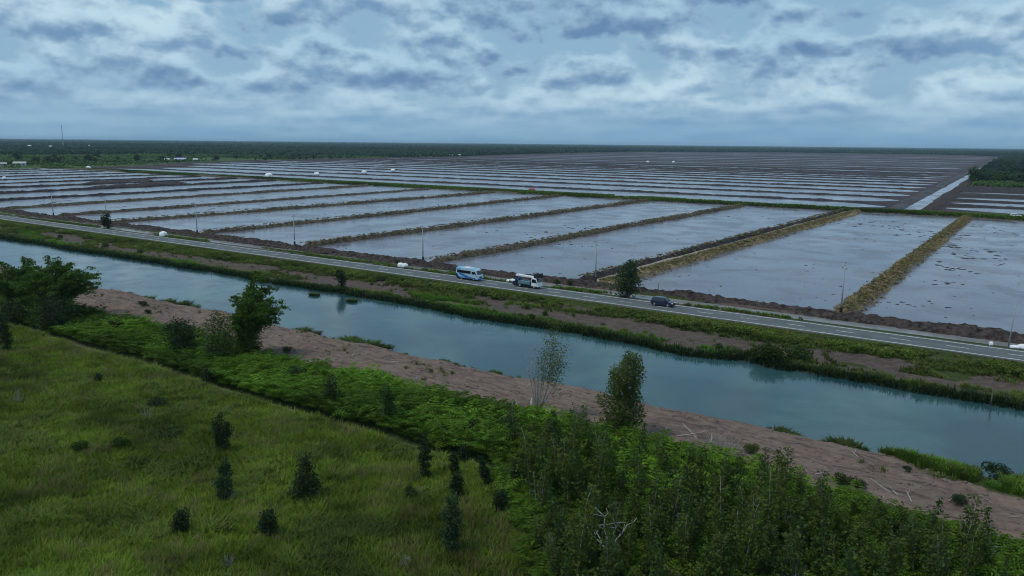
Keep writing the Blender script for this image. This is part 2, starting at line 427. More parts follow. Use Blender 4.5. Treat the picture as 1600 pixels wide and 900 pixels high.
patch = fbm(U * 0.06, Vv * 0.10, 41, 4)
dirt = sstep(65.2, 67.0, Vv + 2.5 * (fbm(U * .1, Vv * .1, 51, 3) - .5)) * (1 - sstep(84, 86, Vv))
dirt = dirt * (1 - 0.85 * sstep(-12, -5, U) * sstep(76.0, 77.5, Vv + 0.12 * (U + 8)))
tr = sstep(111.5, 114, Vv) * (1 - sstep(121, 124, Vv)) * sstep(0.40, 0.52, patch + 0.15 * sstep(-100, -60, U) - 0.26 * sstep(-30, -18, U))
dirt = np.maximum(dirt, tr * 0.95)
dirt = np.maximum(dirt, sstep(129, 131, Vv) * (1 - sstep(146, 148, Vv)) * sstep(0.42, 0.6, fbm(U * .05, Vv * .3, 61, 3)) * 0.9)
gapn = fbm(U * .09, Vv * .2, 301, 3)
dirt = np.maximum(dirt, sstep(.58, .63, gapn) * sstep(cf + 1.5, cf + 2.5, Vv) * (1 - sstep(128, 129.5, Vv)))
mud = np.maximum(sstep(146, 149, Vv), np.exp(-((Vv - 55.7) / 1.0) ** 4) * 0.8)
mud = np.maximum(mud, sstep(cf - 3, cf - 1, Vv) * (1 - sstep(cf + 0.2, cf + 1.2, Vv)))  # mud at the far waterline, its dark tone also imitating bank shade
mud = np.maximum(mud, sstep(cn - 2.2, cn - .8, Vv + 1.2 * (fbm(U * .5, Vv * .5, 71, 3) - .5)) * (1 - sstep(86, 88, Vv)) * .9)
mud = mud * (1 - sstep(500, 900, np.maximum(np.abs(U) - 420, Vv - 152)))
at = me.color_attributes.new('zone', 'FLOAT_COLOR', 'POINT')
cols = np.zeros((nu * nv, 4), np.float32); cols[:, 0] = dirt.ravel(); cols[:, 1] = (sstep(95, 100, Vv)).ravel(); cols[:, 2] = mud.ravel(); cols[:, 3] = 1
at.data.foreach_set('color', cols.ravel())
structure('ground', me)

def sheet(name, poly, z, m, sub=None):
    V = [(x, y, z) for x, y in poly]
    return structure(name, new_mesh(name, V, [tuple(range(len(V)))], m))

# ------------------------------------------------------------------ water, road
sheet('canal_water', [(-1500, 70), (60, 70), (60, 116), (-1500, 116)][0:4], -0.7, M['canal'])
sheet('ditch_water', [(-700, 140.2), (60, 140.2), (60, 146.5), (-700, 146.5)], -0.42, M['ditch'])
sheet('field_drain_water', [(-170, 54.2), (30, 54.2), (30, 57.2), (-170, 57.2)], -0.62, M['ditch'])
sheet('pond_water', [(-900, 147), (70, 147), (70, 398), (-870, 400)], -0.35, M['pond'])
ROAD0, ROAD1 = 130.7, 138.1
def strip(name, y0, y1, z, m, x0=-2600.0, x1=90.0, step=6.0, wob=0.0):
    xs = np.arange(x0, x1 + step, step); V = []
    for x in xs:
        w0, w1 = (wob * (vnoise(x * .4, 1.0, 3) - .5), wob * (vnoise(x * .4, 9.0, 4) - .5)) if wob else (0, 0)
        V += [(x, y0 + w0, z), (x, y1 + w1, z)]
    F = [(2 * i, 2 * i + 2, 2 * i + 3, 2 * i + 1) for i in range(len(xs) - 1)]
    return structure(name, new_mesh(name, V, F, m))
strip('road', ROAD0, ROAD1, 0.0, M['asphalt'], wob=0.35)
strip('road_edge_line', 131.42, 131.66, 0.006, M['paint'])
strip('road_edge_line', 137.28, 137.52, 0.006, M['paint'])
V, F = [], []
for i in range(-70, 10):
    x = -3.9 + 8.07 * i
    k = len(V); V += [(x, 134.38, .006), (x + 3.0, 134.38, .006), (x + 3.0, 134.56, .006), (x, 134.56, .006)]; F.append((k, k + 1, k + 2, k + 3))
structure('road_centre_line', new_mesh('road_centre_line', V, F, M['paint']))

# ------------------------------------------------------------------ bunds and berms
def bund(path, width, height, m, step=1.0, seed=0, z0=-0.5, rough=0.3, nseg=12, fx=0.8, wvar=0.35, name='earth_bund'):
    path = np.asarray(path, float)
    seg = np.linalg.norm(np.diff(path, axis=0), axis=1); s = np.concatenate([[0], np.cumsum(seg)])
    n = max(3, int(s[-1] / step)); t = np.linspace(0, s[-1], n)
    x = np.interp(t, s, path[:, 0]); y = np.interp(t, s, path[:, 1])
    dx = np.gradient(x); dy = np.gradient(y); l = np.hypot(dx, dy); nx, ny = -dy / l, dx / l
    off = (fbm(t * 0.03, t * 0 + seed, seed, 3) - .5) * width * 0.5
    w = width * (1 + wvar * (fbm(t * 0.09, t * 0 + seed, seed + 3, 3) - .5) * 2)
    end = np.minimum(sstep(0, 4, t + 0.5), sstep(0, 4, s[-1] - t + 0.5))
    a = np.linspace(-0.5, 0.5, nseg + 1)
    prof = np.clip(1 - np.abs(a * 2) ** 2.2, 0, 1)
    A, T = np.meshgrid(a, t)
    P = prof[None, :] * (height * (1 + 0.35 * (fbm(t * .12, t * 0 + 5, seed + 9, 3) - .5) * 2) * end)[:, None]
    lat = A * w[:, None] + off[:, None]
    nz = (fbm(T * fx, lat * fx + seed, seed + 13, 3) - .5) * 2 * rough * (prof[None, :] ** 0.5)
    lat = lat + (fbm(T * fx * .8, lat * fx + 40, seed + 23, 3) - .5) * 1.6 * rough
    V = np.stack([x[:, None] + nx[:, None] * lat, y[:, None] + ny[:, None] * lat, z0 + P + nz * end[:, None]], -1).reshape(-1, 3)
    idx = np.arange(n * (nseg + 1)).reshape(n, nseg + 1)
    F = np.stack([idx[:-1, :-1], idx[1:, :-1], idx[1:, 1:], idx[:-1, 1:]], -1).reshape(-1, 4)
    return structure(name, new_mesh(name, V, F, m, False))

# the long dark bund between the roadside ditch and the ponds
bund([(-900, 148.5), (-420, 148.0), (-60, 147.4), (30, 146.6), (80, 146.0)], 5.6, 1.25, M['peat_red'], 0.55, 3, -0.6, 0.62, 16, 1.3)
# bunds across the ponds
B = [(-30.3, -33.0, 'straw', 5.3, 1.55), (-86.5, -84.5, 'peat', 4.2, 1.5), (-79.8, -78.5, 'straw', 6.5, 1.3), (-130.5, -133, 'bund', 4.6, 1.5),
     (-179.5, -186, 'bund', 4.6, 1.5), (-230, -242, 'bund', 4.4, 1.4), (-286, -290, 'bund', 4.4, 1.4), (-327, -343, 'bund', 4.4, 1.4), (-376, -400, 'bund', 5.0, 1.5),
     (-427, -447, 'peat', 5.5, 1.4), (-482, -500, 'peat', 6.5, 1.7), (-534, -548, 'peat', 6, 1.5), (-584, -598, 'peat', 5, 1.2), (-636, -648, 'peat', 5, 1.1), (-690, -700, 'peat', 5, 1.0), (-742, -752, 'peat', 5, 1.0),
     (-790, -800, 'peat', 5, 1.0), (-838, -845, 'peat', 5, 1.0), (23, 22, 'straw', 6, 1.5)]
for i, (a, b_, m, w, h) in enumerate(B):
    bund([(a, 150), (a * .5 + b_ * .5, 270), (b_, 397)], w * .88, h * .85, M[m], 0.7 if a > -260 else 1.3, 100 + i * 7, -0.55, 0.42 if a > -400 else 0.5, 14 if a > -260 else 9, 1.2 if a > -260 else 0.8)
bund([(-83.3, 151), (-81.6, 396)], 3.4, 0.75, mat('pale_track_soil', (0.27, 0.23, 0.19), 0.95, noise=0.2), 2.0, 91, -0.55, 0.08)
for i, (a, b_, v0, v1) in enumerate([(-509, -520, 262, 330), (-561, -575, 285, 335)]):
    bund([(a, v0), (b_, v1)], 17, 1.1, M['peat_red'], 1.5, 300 + i, -0.5, 0.6, 14)
# grassy access strip behind the ponds
bund([(-900, 412), (-500, 409), (-60, 405), (90, 404)], 20, 1.15, M['bund'], 1.6, 501, -0.6, 0.25, 14, wvar=0.12)

# ------------------------------------------------------------------ far strips
sheet('peatland', [(-860, 416), (-905, 505), (-995, 650), (-1050, 800), (-1105, 1144), (-1100, 1330), (-1270, 1820), (-1510, 3100), (-1100, 3900), (-330, 3700), (-185, 3300), (-75, 900), (-40, 760), (60, 700), (60, 416)], -0.45, M['peatland'])
sheet('scrubland', [(-860, 410), (-900, 505), (-1000, 650), (-1060, 800), (-1120, 1144), (-1400, 1300), (-2200, 1250), (-2200, 300), (-1300, 100), (-880, 140)], -0.40, M['scrubland'])
def berm_u(v): return -72.0 - 0.048 * (np.asarray(v) - 457)
def left_u(v): return np.interp(v, [400, 505, 650, 800, 1144, 1330, 1820, 3100], [-860, -895, -985, -1040, -1095, -1090, -1260, -1500])
def water_strip(v, hw, u0, u1, seed, mb, z=-0.36):
    n = max(4, int(abs(u1 - u0) / 9)); x = np.linspace(u0, u1, n)
    c = v + (fbm(x * .006, x * 0 + seed, seed, 3) - .5) * 5
    a = np.clip(hw * (0.72 + 0.56 * fbm(x * 0.03, x * 0 + 2, seed + 5, 4)) * np.minimum(1, np.minimum(np.linspace(0, n / 3, n), np.linspace(n / 3, 0, n)) + .15), .15, None)
    b = np.clip(hw * (0.72 + 0.56 * fbm(x * 0.03, x * 0 + 7, seed + 8, 4)) * np.minimum(1, np.minimum(np.linspace(0, n / 3, n), np.linspace(n / 3, 0, n)) + .15), .15, None)
    V = np.stack([np.stack([x, c - a, x * 0 + z], -1), np.stack([x, c + b, x * 0 + z], -1)], 1).reshape(-1, 3)
    mb.add(V, [(2 * i, 2 * i + 2, 2 * i + 3, 2 * i + 1) for i in range(n - 1)])
wm = MB()
def strips_left(vlist):
    for i, (v, hw) in enumerate(vlist):
        water_strip(v, hw, left_u(v) + rng.uniform(5, 90), float(berm_u(v)) - 3, 700 + i, wm)
LV = [(441, 24), (499, 27), (557, 27), (615, 25), (673, 23), (731, 21), (789, 18), (847, 15), (905, 12), (960, 9), (1012, 7), (1095, 11), (1215, 4), (1330, 9), (1480, 5), (1620, 8), (1830, 16), (2080, 12), (2450, 7), (2700, 20), (3000, 12)]
strips_left(LV)
for i in range(220):                                          # puddles on the cleared peat
    v = 900 + 2300 * rng.random() ** 1.3
    u = rng.uniform(float(left_u(v)) + 60, float(berm_u(v)) - 20); ln = rng.uniform(20, 150)
    water_strip(v, rng.uniform(1.5, 5), u, min(u + ln, float(berm_u(v)) - 5), 900 + i, wm, -0.37)
for i, v in enumerate([456, 502, 552, 625]):
    water_strip(v, [17, 13, 11, 5][i], float(-49 - 0.045 * (v - 440)) + 2, 60, 1300 + i, wm)
structure('flood_water', wm.mesh('flood_water', M['pond']))
k = 0
for (v0, h0), (v1, h1) in zip(LV[:12], LV[1:13]):
    vc = (v0 + h0 + v1 - h1) / 2; gap = max(5.0, (v1 - h1) - (v0 + h0)) + 9
    bund([(float(left_u(vc)) + 20, vc), (float(berm_u(vc)) + rng.uniform(-22, -8), vc)], gap * 0.85, 0.95, M['peat'], 1.6 if vc < 700 else 3.0, 1500 + k, -0.6, 0.5, 8, fx=0.5); k += 1
for i, v in enumerate([478, 527, 585, 655, 700]):
    bund([(-52 - 0.045 * (v - 440), v), (60, v)], [12, 12, 30, 40, 40][i], 1.0, M['peat'], 2.0, 1600 + i, -0.6, 0.5, 10, fx=0.35)
# straight drainage canal running to the horizon, berms on both sides
def canal_u(v): return -59.5 - 0.0455 * (np.asarray(v) - 420)
vs_c = [418, 520, 660, 910, 1045, 1370, 1530, 2310, 3890]
V = []
for v in vs_c:
    h = np.interp(v, [418, 700, 1100, 2000, 4000], [3.7, 3.6, 3.2, 3.0, 3.0]); V += [(float(canal_u(v)) - h, v, -0.30), (float(canal_u(v)) + h, v, -0.30)]
structure('drain_water', new_mesh('drain_water', V, [(2 * i, 2 * i + 1, 2 * i + 3, 2 * i + 2) for i in range(len(vs_c) - 1)], M['canal2'] if 'canal2' in M else M['pond']))
bund([(float(canal_u(v)) - 7.6, v) for v in (414, 700, 1100, 1600, 2400, 3800)], 8.5, 1.1, M['greybund'], 2.2, 1701, -0.6, 0.12, 10, wvar=.1)
bund([(float(canal_u(v)) + 7.4, v) for v in (416, 700, 1100)], 8.5, 1.5, M['peat_red'], 1.6, 1702, -0.6, 0.6, 12, wvar=.3)

# ------------------------------------------------------------------ foliage pieces (numpy)
def leaves(C, size, r, up=0.2, elong=2.0, droop=None):
    C = np.asarray(C, float); n = len(C)
    a = r.normal(size=(n, 3)); a[:, 2] *= 0.6
    if droop is not None: a[:, 2] -= droop
    a /= np.linalg.norm(a, axis=1)[:, None]
    b = np.cross(a, r.normal(size=(n, 3)) + np.array([0, 0, up])); b /= np.linalg.norm(b, axis=1)[:, None] + 1e-9
    s = size * r.uniform(0.6, 1.4, n)[:, None]
    V = np.stack([C - a * s / 2, C + b * s / 2 / elong, C + a * s / 2, C - b * s / 2 / elong], 1).reshape(-1, 3)
    F = np.arange(4 * n).reshape(n, 4)
    return V, F.tolist()
def clump_pts(clumps, n, r, shell=0.55):
    C = np.array([c[:3] for c in clumps], float); S = np.array([c[3:6] for c in clumps], float)
    w = S[:, 0] * S[:, 1] * S[:, 2]; w = w ** 0.75; w /= w.sum()
    k = r.choice(len(clumps), n, p=w)
    d = r.normal(size=(n, 3)); d /= np.linalg.norm(d, axis=1)[:, None]
    rad = shell + (1.05 - shell) * r.random(n) ** 0.7
    return C[k] + d * S[k] * rad[:, None]
def limb(mb, p0, p1, r0, r1, r, bend=0.12, n=5, sides=5, mi=0):
    p0, p1 = np.asarray(p0, float), np.asarray(p1, float); ln = np.linalg.norm(p1 - p0)
    t = np.linspace(0, 1, n)[:, None]; off = np.cumsum(r.normal(size=(n, 3)), 0) * bend * ln / n; off[0] = 0
    pts = p0 + (p1 - p0) * t + off * t
    mb.tube(pts, np.linspace(r0, r1, n), sides, mi); return pts

def tree_mesh(kind, h, w, nleaf, lsize, leafm, barkm, seed, shape='column', trunk_r=0.09, bare=0.18):
    """a tapered trunk with limbs, and a crown of leaves gathered in clumps with gaps between them"""
    r = np.random.default_rng(seed)
    tb = MB(); top = np.array([r.normal() * .08 * h, r.normal() * .08 * h, h * .96])
    pts = limb(tb, (0, 0, -.3), top, trunk_r, trunk_r * .2, r, 0.10, 8, 6)
    cl = []
    m = 22 if shape != 'cone' else 20
    for i in range(m):
        f = bare + (1 - bare) * (i + r.random()) / m
        if shape == 'column': rad = w / 2 * (0.75 + .35 * r.random()) * math.sin(math.pi * min(1, (f - bare) / (1 - bare) * .86 + .12)) ** .5
        elif shape == 'cone': rad = w / 2 * (1.08 - (f - bare) / (1 - bare)) ** .8
        else: rad = w / 2 * math.sin(math.pi * min(1, (f - bare) / (1 - bare) * .8 + .1)) ** .7
        ph = i * 2.4 + r.random(); q = rad * r.uniform(.35, .75)
        p = np.array([np.interp(f * h, pts[:, 2], pts[:, 0]), np.interp(f * h, pts[:, 2], pts[:, 1]), f * h])
        c = p + np.array([math.cos(ph) * q, math.sin(ph) * q, 0.02 * h])
        limb(tb, p - (0, 0, .06 * h), c, trunk_r * .35, trunk_r * .1, r, .1, 4, 4, 1)
        s = max(.12 * w, rad * r.uniform(.40, .62)); cl.append((*c, s, s, s * r.uniform(.75, 1.1)))
    P = clump_pts(cl, nleaf, r, .25) + r.normal(size=(nleaf, 3)) * (.075 * w, .075 * w, .06 * w)
    P = P[P[:, 2] > bare * h * .6]
    V, F = leaves(P, lsize, r, .3, 1.8)
    return tb.mesh('trunk', [barkm, M['bark']], True), new_mesh('crown', V, F, leafm)
def full_tree(h, prof, n, ls, leafm, barkm, seed, nc=34, extra=(), tr=.16):
    """a tree leafy almost to the ground: prof gives the crown radius at heights from 0 to 1"""
    r = np.random.default_rng(seed); tb = MB(); P_ = limb(tb, (0, 0, -.3), (.05 * h, .03 * h, h * .93), tr, .04, r, .06, 8, 7); cl = []
    for i in range(nc):
        f = .04 + .92 * (i + r.random()) / nc; z = f * h; wd = np.interp(f, np.linspace(0, 1, len(prof)), prof) * r.uniform(.80, 1.18); ph = i * 2.4 + r.random()
        p = np.array([np.interp(z, P_[:, 2], P_[:, 0]), np.interp(z, P_[:, 2], P_[:, 1]), z]); c = p + np.array([math.cos(ph), math.sin(ph), 0]) * wd * r.uniform(.3, .78) + (0, 0, .02 * h)
        limb(tb, p, c, .06, .02, r, .1, 4, 4); q = max(.25, wd * r.uniform(.38, .56)); cl.append((*c, q, q, q * r.uniform(.9, 1.4)))
    cl += list(extra); P = clump_pts(cl, n, r, .3) + r.normal(size=(n, 3)) * .10
    V, F = leaves(P[P[:, 2] > .1], ls, r, .3, 1.9)
    return tb.mesh('trunk', barkm, True), new_mesh('crown', V, F, leafm)
def plant(name, label, cat, loc, tm, cm, rz=0.0, scale=1.0, group=None, pn=('trunk', 'crown')):
    t = thing(name, label, cat, loc, rz, scale, group)
    link(pn[0], tm, t); link(pn[1], cm, t)
    return t
def gz(u, v): return float(terrain(np.array([u], float), np.array([v], float))[0])

def tuft_mesh(name, nb, h, spread, w, m, seed, lean=0.5, flat=False):
    r = np.random.default_rng(seed); V, F = [], []
    for i in range(nb):
        ph = r.uniform(0, 2 * math.pi); d = np.array([math.cos(ph), math.sin(ph), 0]); q = np.array([-d[1], d[0], 0])
        b = d * spread * r.random() ** .7; hh = h * r.uniform(.55, 1.1); ln = lean * r.uniform(.3, 1.2) * hh
        ww = w * r.uniform(.7, 1.3) / 2
        p1 = b + d * ln * .35 + (0, 0, hh * .62); p2 = b + d * ln + (0, 0, hh * (.95 if not flat else .75))
        k = len(V); V += [b - q * ww, b + q * ww, p1 + q * ww * .8, p1 - q * ww * .8, p2]
        F += [(k, k + 1, k + 2, k + 3), (k + 3, k + 2, k + 4)]
    return new_mesh(name, V, F, m)
def fern_mesh(name, nf, ln, m, seed, rise=0.8):
    r = np.random.default_rng(seed); V, F = [], []
    for i in range(nf):
        ph = r.uniform(0, 2 * math.pi); d = np.array([math.cos(ph), math.sin(ph), 0]); q = np.array([-d[1], d[0], 0])
        l = ln * r.uniform(.7, 1.2); b0 = d * .08 * r.random() + np.array([0, 0, .3 * r.random()]); up = rise * r.uniform(.7, 1.2)
        for s in np.linspace(.25, 1, 7):
            p = b0 + d * l * s + (0, 0, up * l * (s - .62 * s * s) * 1.6)
            wl = .34 * l * math.sin(math.pi * (0.15 + .8 * s)) + .03; wd = .10 * l
            for sg in (-1, 1):
                k = len(V); tip = p + q * sg * wl + d * wl * .5 + (0, 0, -.18 * wl)
                V += [p, p + d * wd * .8 + q * sg * wl * .4 + (0, 0, .04), tip, p - d * wd * .3 + q * sg * wl * .45]; F.append((k, k + 1, k + 2, k + 3))
    return new_mesh(name, V, F, m)

_proto_colls = {}
def scatter(name, P, scale, protos, rot=None, tone=None, idx=None, seed=0, tilt=0.12):
    """many small plants as one 'stuff' object: prototypes placed on a cloud of points"""
    r = np.random.default_rng(seed); P = np.asarray(P, float); n = len(P)
    key = tuple(m.name for m in protos)
    if key not in _proto_colls:
        c = bpy.data.collections.new('kinds_of_' + name)
        for i, m in enumerate(protos):
            c.objects.link(bpy.data.objects.new('%s_kind_%s' % (name, 'abcdefgh'[i]), m))
        _proto_colls[key] = c
    me = bpy.data.meshes.new(name); me.vertices.add(n); me.vertices.foreach_set('co', P.astype(np.float32).ravel())
    a = me.attributes.new('rot', 'FLOAT_VECTOR', 'POINT')
    rr = np.stack([r.normal(0, tilt, n), r.normal(0, tilt, n), r.uniform(0, 6.283, n)], -1) if rot is None else rot
    a.data.foreach_set('vector', rr.astype(np.float32).ravel())
    a = me.attributes.new('scl', 'FLOAT_VECTOR', 'POINT'); s = np.asarray(scale, float)
    if s.ndim == 0: s = np.full(n, float(s))
    if s.ndim == 1: s = np.stack([s, s, s], -1)
    a.data.foreach_set('vector', s.astype(np.float32).ravel())
    a = me.attributes.new('tone', 'FLOAT', 'POINT'); a.data.foreach_set('value', (np.full(n, .5) if tone is None else np.asarray(tone)).astype(np.float32))
    a = me.attributes.new('kind', 'INT', 'POINT'); a.data.foreach_set('value', (r.integers(0, len(protos), n) if idx is None else idx).astype(np.int32))
    o = link(name, me); o['kind'] = 'stuff'
    g = bpy.data.node_groups.new('place_' + name, 'GeometryNodeTree')
    g.interface.new_socket('Geometry', in_out='INPUT', socket_type='NodeSocketGeometry'); g.interface.new_socket('Geometry', in_out='OUTPUT', socket_type='NodeSocketGeometry')
    gi = g.nodes.new('NodeGroupInput'); go = g.nodes.new('NodeGroupOutput')
    ip = g.nodes.new('GeometryNodeInstanceOnPoints'); ci = g.nodes.new('GeometryNodeCollectionInfo')
    ci.inputs['Collection'].default_value = _proto_colls[key]; ci.inputs['Separate Children'].default_value = True; ci.inputs['Reset Children'].default_value = True
    ip.inputs['Pick Instance'].default_value = True
    def attr(nm, dt):
        q = g.nodes.new('GeometryNodeInputNamedAttribute'); q.data_type = dt; q.inputs['Name'].default_value = nm
        return q.outputs[0]
    g.links.new(gi.outputs[0], ip.inputs['Points']); g.links.new(ci.outputs[0], ip.inputs['Instance'])
    g.links.new(attr('kind', 'INT'), ip.inputs['Instance Index'])
    e = g.nodes.new('FunctionNodeEulerToRotation'); g.links.new(attr('rot', 'FLOAT_VECTOR'), e.inputs[0]); g.links.new(e.outputs[0], ip.inputs['Rotation'])
    g.links.new(attr('scl', 'FLOAT_VECTOR'), ip.inputs['Scale']); g.links.new(ip.outputs[0], go.inputs[0])
    md = o.modifiers.new('placing', 'NODES'); md.node_group = g
    return o
# the wedge of land the photograph looks at, widened by a margin
def in_view(u, v, margin=14.0):
    a = R(34.9)
    fx, fy = -math.sin(a), math.cos(a); rx, ry = math.cos(a), math.sin(a)
    d = u * fx + v * fy; s = u * rx + v * ry
    return (d > 46) & (np.abs(s) < d * 0.665 + margin)
def rand_in(n, u0, u1, v0, v1, r): return r.uniform(u0, u1, n), r.uniform(v0, v1, n)

# ------------------------------------------------------------------ grassland in front of the field drain
gp = [tuft_mesh('grass_tuft', 18, 0.62, 0.38, 0.070, M['grass'], 11, .9), tuft_mesh('grass_tuft', 16, 0.52, 0.42, 0.085, M['grass'], 12, 1.2), tuft_mesh('grass_tuft', 14, 0.78, 0.30, 0.060, M['grass'], 13, 0.6)]
u, v = rand_in(125000, -185, -10, 8, 54.6, rng)
k = in_view(u, v) & (u < -40 + (56 - v) * 0.95 + 8 * rng.random(len(u))) & (rng.random(len(u)) < np.clip(62 / np.hypot(u, v), .45, 1))
u, v = u[k], v[k]
ton = np.clip(0.56 + 1.15 * (fbm(u * .075, v * .12, 201, 4) - .5) + 1.1 * (fbm(u * .4, v * .5, 211, 3) - .5), 0, 1)
gk = rng.integers(0, 3, len(u)); pq = fbm(u * .22, v * .3, 215, 4); qq = rng.random(len(u))
gk = np.where((pq > .60) & (qq < .55), 3, gk); gk = np.where((pq < .40) & (qq < .30), 4, gk); gk = np.where(qq > .985, 4, gk)
gp += [tuft_mesh('grass_tuft', 22, .66, .45, .11, M['hedge'], 14, 1.1), tuft_mesh('grass_tuft', 9, 1.0, .3, .035, M['drygrass'], 15, .5)]
stuff(scatter('grass', np.stack([u, v, terrain(u, v) - .05], -1), 0.75 + .55 * fbm(u * .2, v * .2, 221, 3) + .25 * rng.random(len(u)), gp, tone=ton, idx=gk, seed=1), 'tall yellow-green grass covering the open field', 'grass')

# ------------------------------------------------------------------ fern band along the drain and undergrowth of the thicket
fp = [fern_mesh('fern_clump', 13, 0.95, M['fern'], 21), fern_mesh('fern_clump', 11, 1.15, M['fern'], 22, 1.1), fern_mesh('fern_clump', 15, 0.8, M['fern'], 23, .6)]
u, v = rand_in(26000, -190, 12, 57.3, 69.5, rng)
edge = 66.3 + 2.6 * (fbm(u * .09, u * 0 + 4, 231, 3) - .5) - 1.5 * sstep(-60, -75, -u) 
k = in_view(u, v, 10) & (v < edge) & (rng.random(len(u)) < .62)
u, v = u[k], v[k]
ton = np.clip(0.55 + 2.0 * (fbm(u * .12, v * .18, 241, 4) - .5) - 0.12 * sstep(-45, -25, u) - .25 * (1 - sstep(-105, -80, u)), 0.04, 1)
stuff(scatter('fern_cover', np.stack([u, v, terrain(u, v) - .05], -1), (0.85 + .6 * rng.random(len(u))) * (.7 + .8 * fbm(u * .15, v * .2, 251, 3)), fp, tone=ton, seed=2), 'bright green ferns crowding the bank beside the drain', 'ferns')
u, v = rand_in(11000, -50, 12, 30, 57, rng)
k = in_view(u, v, 8) & (u > -41 + (56 - v) * 0.95) & (np.abs(v - 55.7) > 1.0)
u, v = u[k], v[k]
ton = np.clip(0.52 + 2.2 * (fbm(u * .16, v * .2, 261, 4) - .5), 0.05, 1)
stuff(scatter('thicket_undergrowth', np.stack([u, v, terrain(u, v) - .05], -1), .7 + .6 * rng.random(len(u)), fp + gp[:3] + gp[4:], tone=ton, idx=np.where((v < 51) & (rng.random(len(u)) < .55), rng.integers(3, 6, len(u)), np.where(rng.random(len(u)) < .05, 6, rng.integers(0, 3, len(u)))), seed=3), 'dark ferns and grass under the saplings', 'undergrowth')

# ------------------------------------------------------------------ saplings and bushes of the thicket (things of their own, sharing meshes)
saps = []
for i, (h, w, sh, lm) in enumerate([(5.0, 1.5, 'column', 'sapleaf'), (5.6, 1.7, 'column', 'oliveleaf'), (3.8, 1.5, 'round', 'sapleaf'), (6.6, 1.7, 'column', 'sapleaf'), (4.2, 1.7, 'round', 'oliveleaf'), (5.2, 1.4, 'cone', 'midleaf')]):
    saps.append(tree_mesh('sapling', h, w, 620, .25, M[lm], M['wood'] if i in (1, 3) else M['bark'], 400 + i, sh, .045, .22))
SAPL = ['slender dark green sapling', 'slender olive sapling with a pale trunk', 'short dark round-topped sapling',
        'tall dark sapling with a pale trunk', 'short olive round-topped sapling', 'pointed green sapling']
protos = []
def thicket_place(u, v):
    if (u + 23.4) ** 2 + (v - 45.6) ** 2 < 16: return 'beside the bleached dead tree'
    if u < -39.5 + (56 - v) * .95 + 3.2 and v < 56: return 'on the grassy edge of the thicket'
    if 54 < v < 58.2: return 'beside the ditch inside the thicket' if u < -20 else 'beside the ditch past the dead tree'
    if v >= 58.2:
        if u < -36: return 'among bright ferns below the nearly bare tree'
        if u < -29: return 'among ferns below the column-shaped tree'
        if u < -20: return 'among ferns below the fallen branches'
        if u < -10: return 'among ferns below the straggling bushes'
        return 'among ferns toward the grassy patch'
    if v < 44: return 'low in the thicket near the dead tree' if u < -20 else 'low in the thicket past the dead tree'
    if v < 49: return 'between dead tree and ditch' if u < -17 else 'mid-thicket past the dead tree'
    return 'between grass edge and ditch' if u < -25 else 'just below the ditch in the thicket'
pts = []
tries = 0
while len(pts) < 185 and tries < 60000:
    tries += 1
    uu, vv = rng.uniform(-47, 9), rng.uniform(35, 69)
    if not in_view(np.array([uu]), np.array([vv]), 5)[0]: continue
    if uu < -39.5 + (56 - vv) * 0.95 + rng.exponential(1.0) or abs(vv - 55.7) < .9: continue
    if vv > 57 and (uu < -41 or rng.random() < .62 + .3 * (vv > 63)): continue
    if vv > 64.2: continue
    if any((uu - a) ** 2 + (vv - b) ** 2 < 1.15 ** 2 for a, b in pts): continue
    pts.append((uu, vv))
for uu, vv in pts:
    i = int(rng.integers(0, 6)); s = rng.uniform(.55, 1.12) * (0.8 if vv > 60 else 1.0)
    loc = (uu, vv, gz(uu, vv) - .05)
    pr = next((p for j, p in protos if j == i), None)
    if pr is None:
        lab = SAPL[i] + ' ' + thicket_place(uu, vv)
        pr = plant('sapling', lab, 'sapling', loc, saps[i][0], saps[i][1], rng.uniform(0, 6), s, 'saplings of the thicket'); protos.append((i, pr))
    else: copy_tree(pr, loc, rng.uniform(0, 6.28), (s, s, s * rng.uniform(.9, 1.15)), SAPL[i] + ' ' + thicket_place(uu, vv))
def bush_mesh(h, w, n, ls, lm, seed, flat=.8, nc=9, barkm=None):
    r = np.random.default_rng(seed); tb = MB(); cl = []
    for i in range(nc):
        ph = i * 2.4; q = w * .34 * math.sqrt((i + .5) / nc); z = h * (.35 + .45 * r.random() * (1 - .5 * q / (w * .5)))
        c = (math.cos(ph) * q, math.sin(ph) * q, z); limb(tb, (0.05 * math.cos(ph), .05 * math.sin(ph), -.2), c, .035, .012, r, .15, 4, 4)
        s = w * .24 * r.uniform(.75, 1.2); cl.append((*c, s, s, min(s * flat, h * .4)))
    P = clump_pts(cl, n, r, .45); P = P[P[:, 2] > .02]
    V, F = leaves(P, ls, r, .4, 1.9)
    return tb.mesh('stem', barkm or M['bark'], True), new_mesh('foliage', V, F, lm)
bpn = ('stem', 'foliage')
bushes = {k: bush_mesh(1.9, 2.6, 900, .24, M[k], 500 + i) for i, k in enumerate(['darkleaf', 'midleaf', 'limeleaf', 'hedge', 'oliveleaf'])}
BL = {'darkleaf': 'dark leafy bush', 'midleaf': 'mid green leafy bush', 'limeleaf': 'lime green leafy bush', 'oliveleaf': 'olive leafy bush'}
def fern_place(u, v):
    e = 'by the bare bank' if v > 63.2 else ('by the drain' if v < 60.2 else 'amid the ferns')
    for lim, w in [(-120, 'near the large bamboo'), (-103, 'between large and leaning bamboo'), (-82, 'near the leaning bamboo'), (-68, 'downstream of the leaning bamboo'), (-52, 'near the vine-covered sapling'), (-40, 'near the nearly bare tree'), (-29, 'near the column-shaped tree'), (-20, 'near the fallen branches'), (-9, 'below the straggling bushes')]:
        if u < lim: return e + ' ' + w
    return e + ' toward the grassy patch'
bp = {}
npt = 0
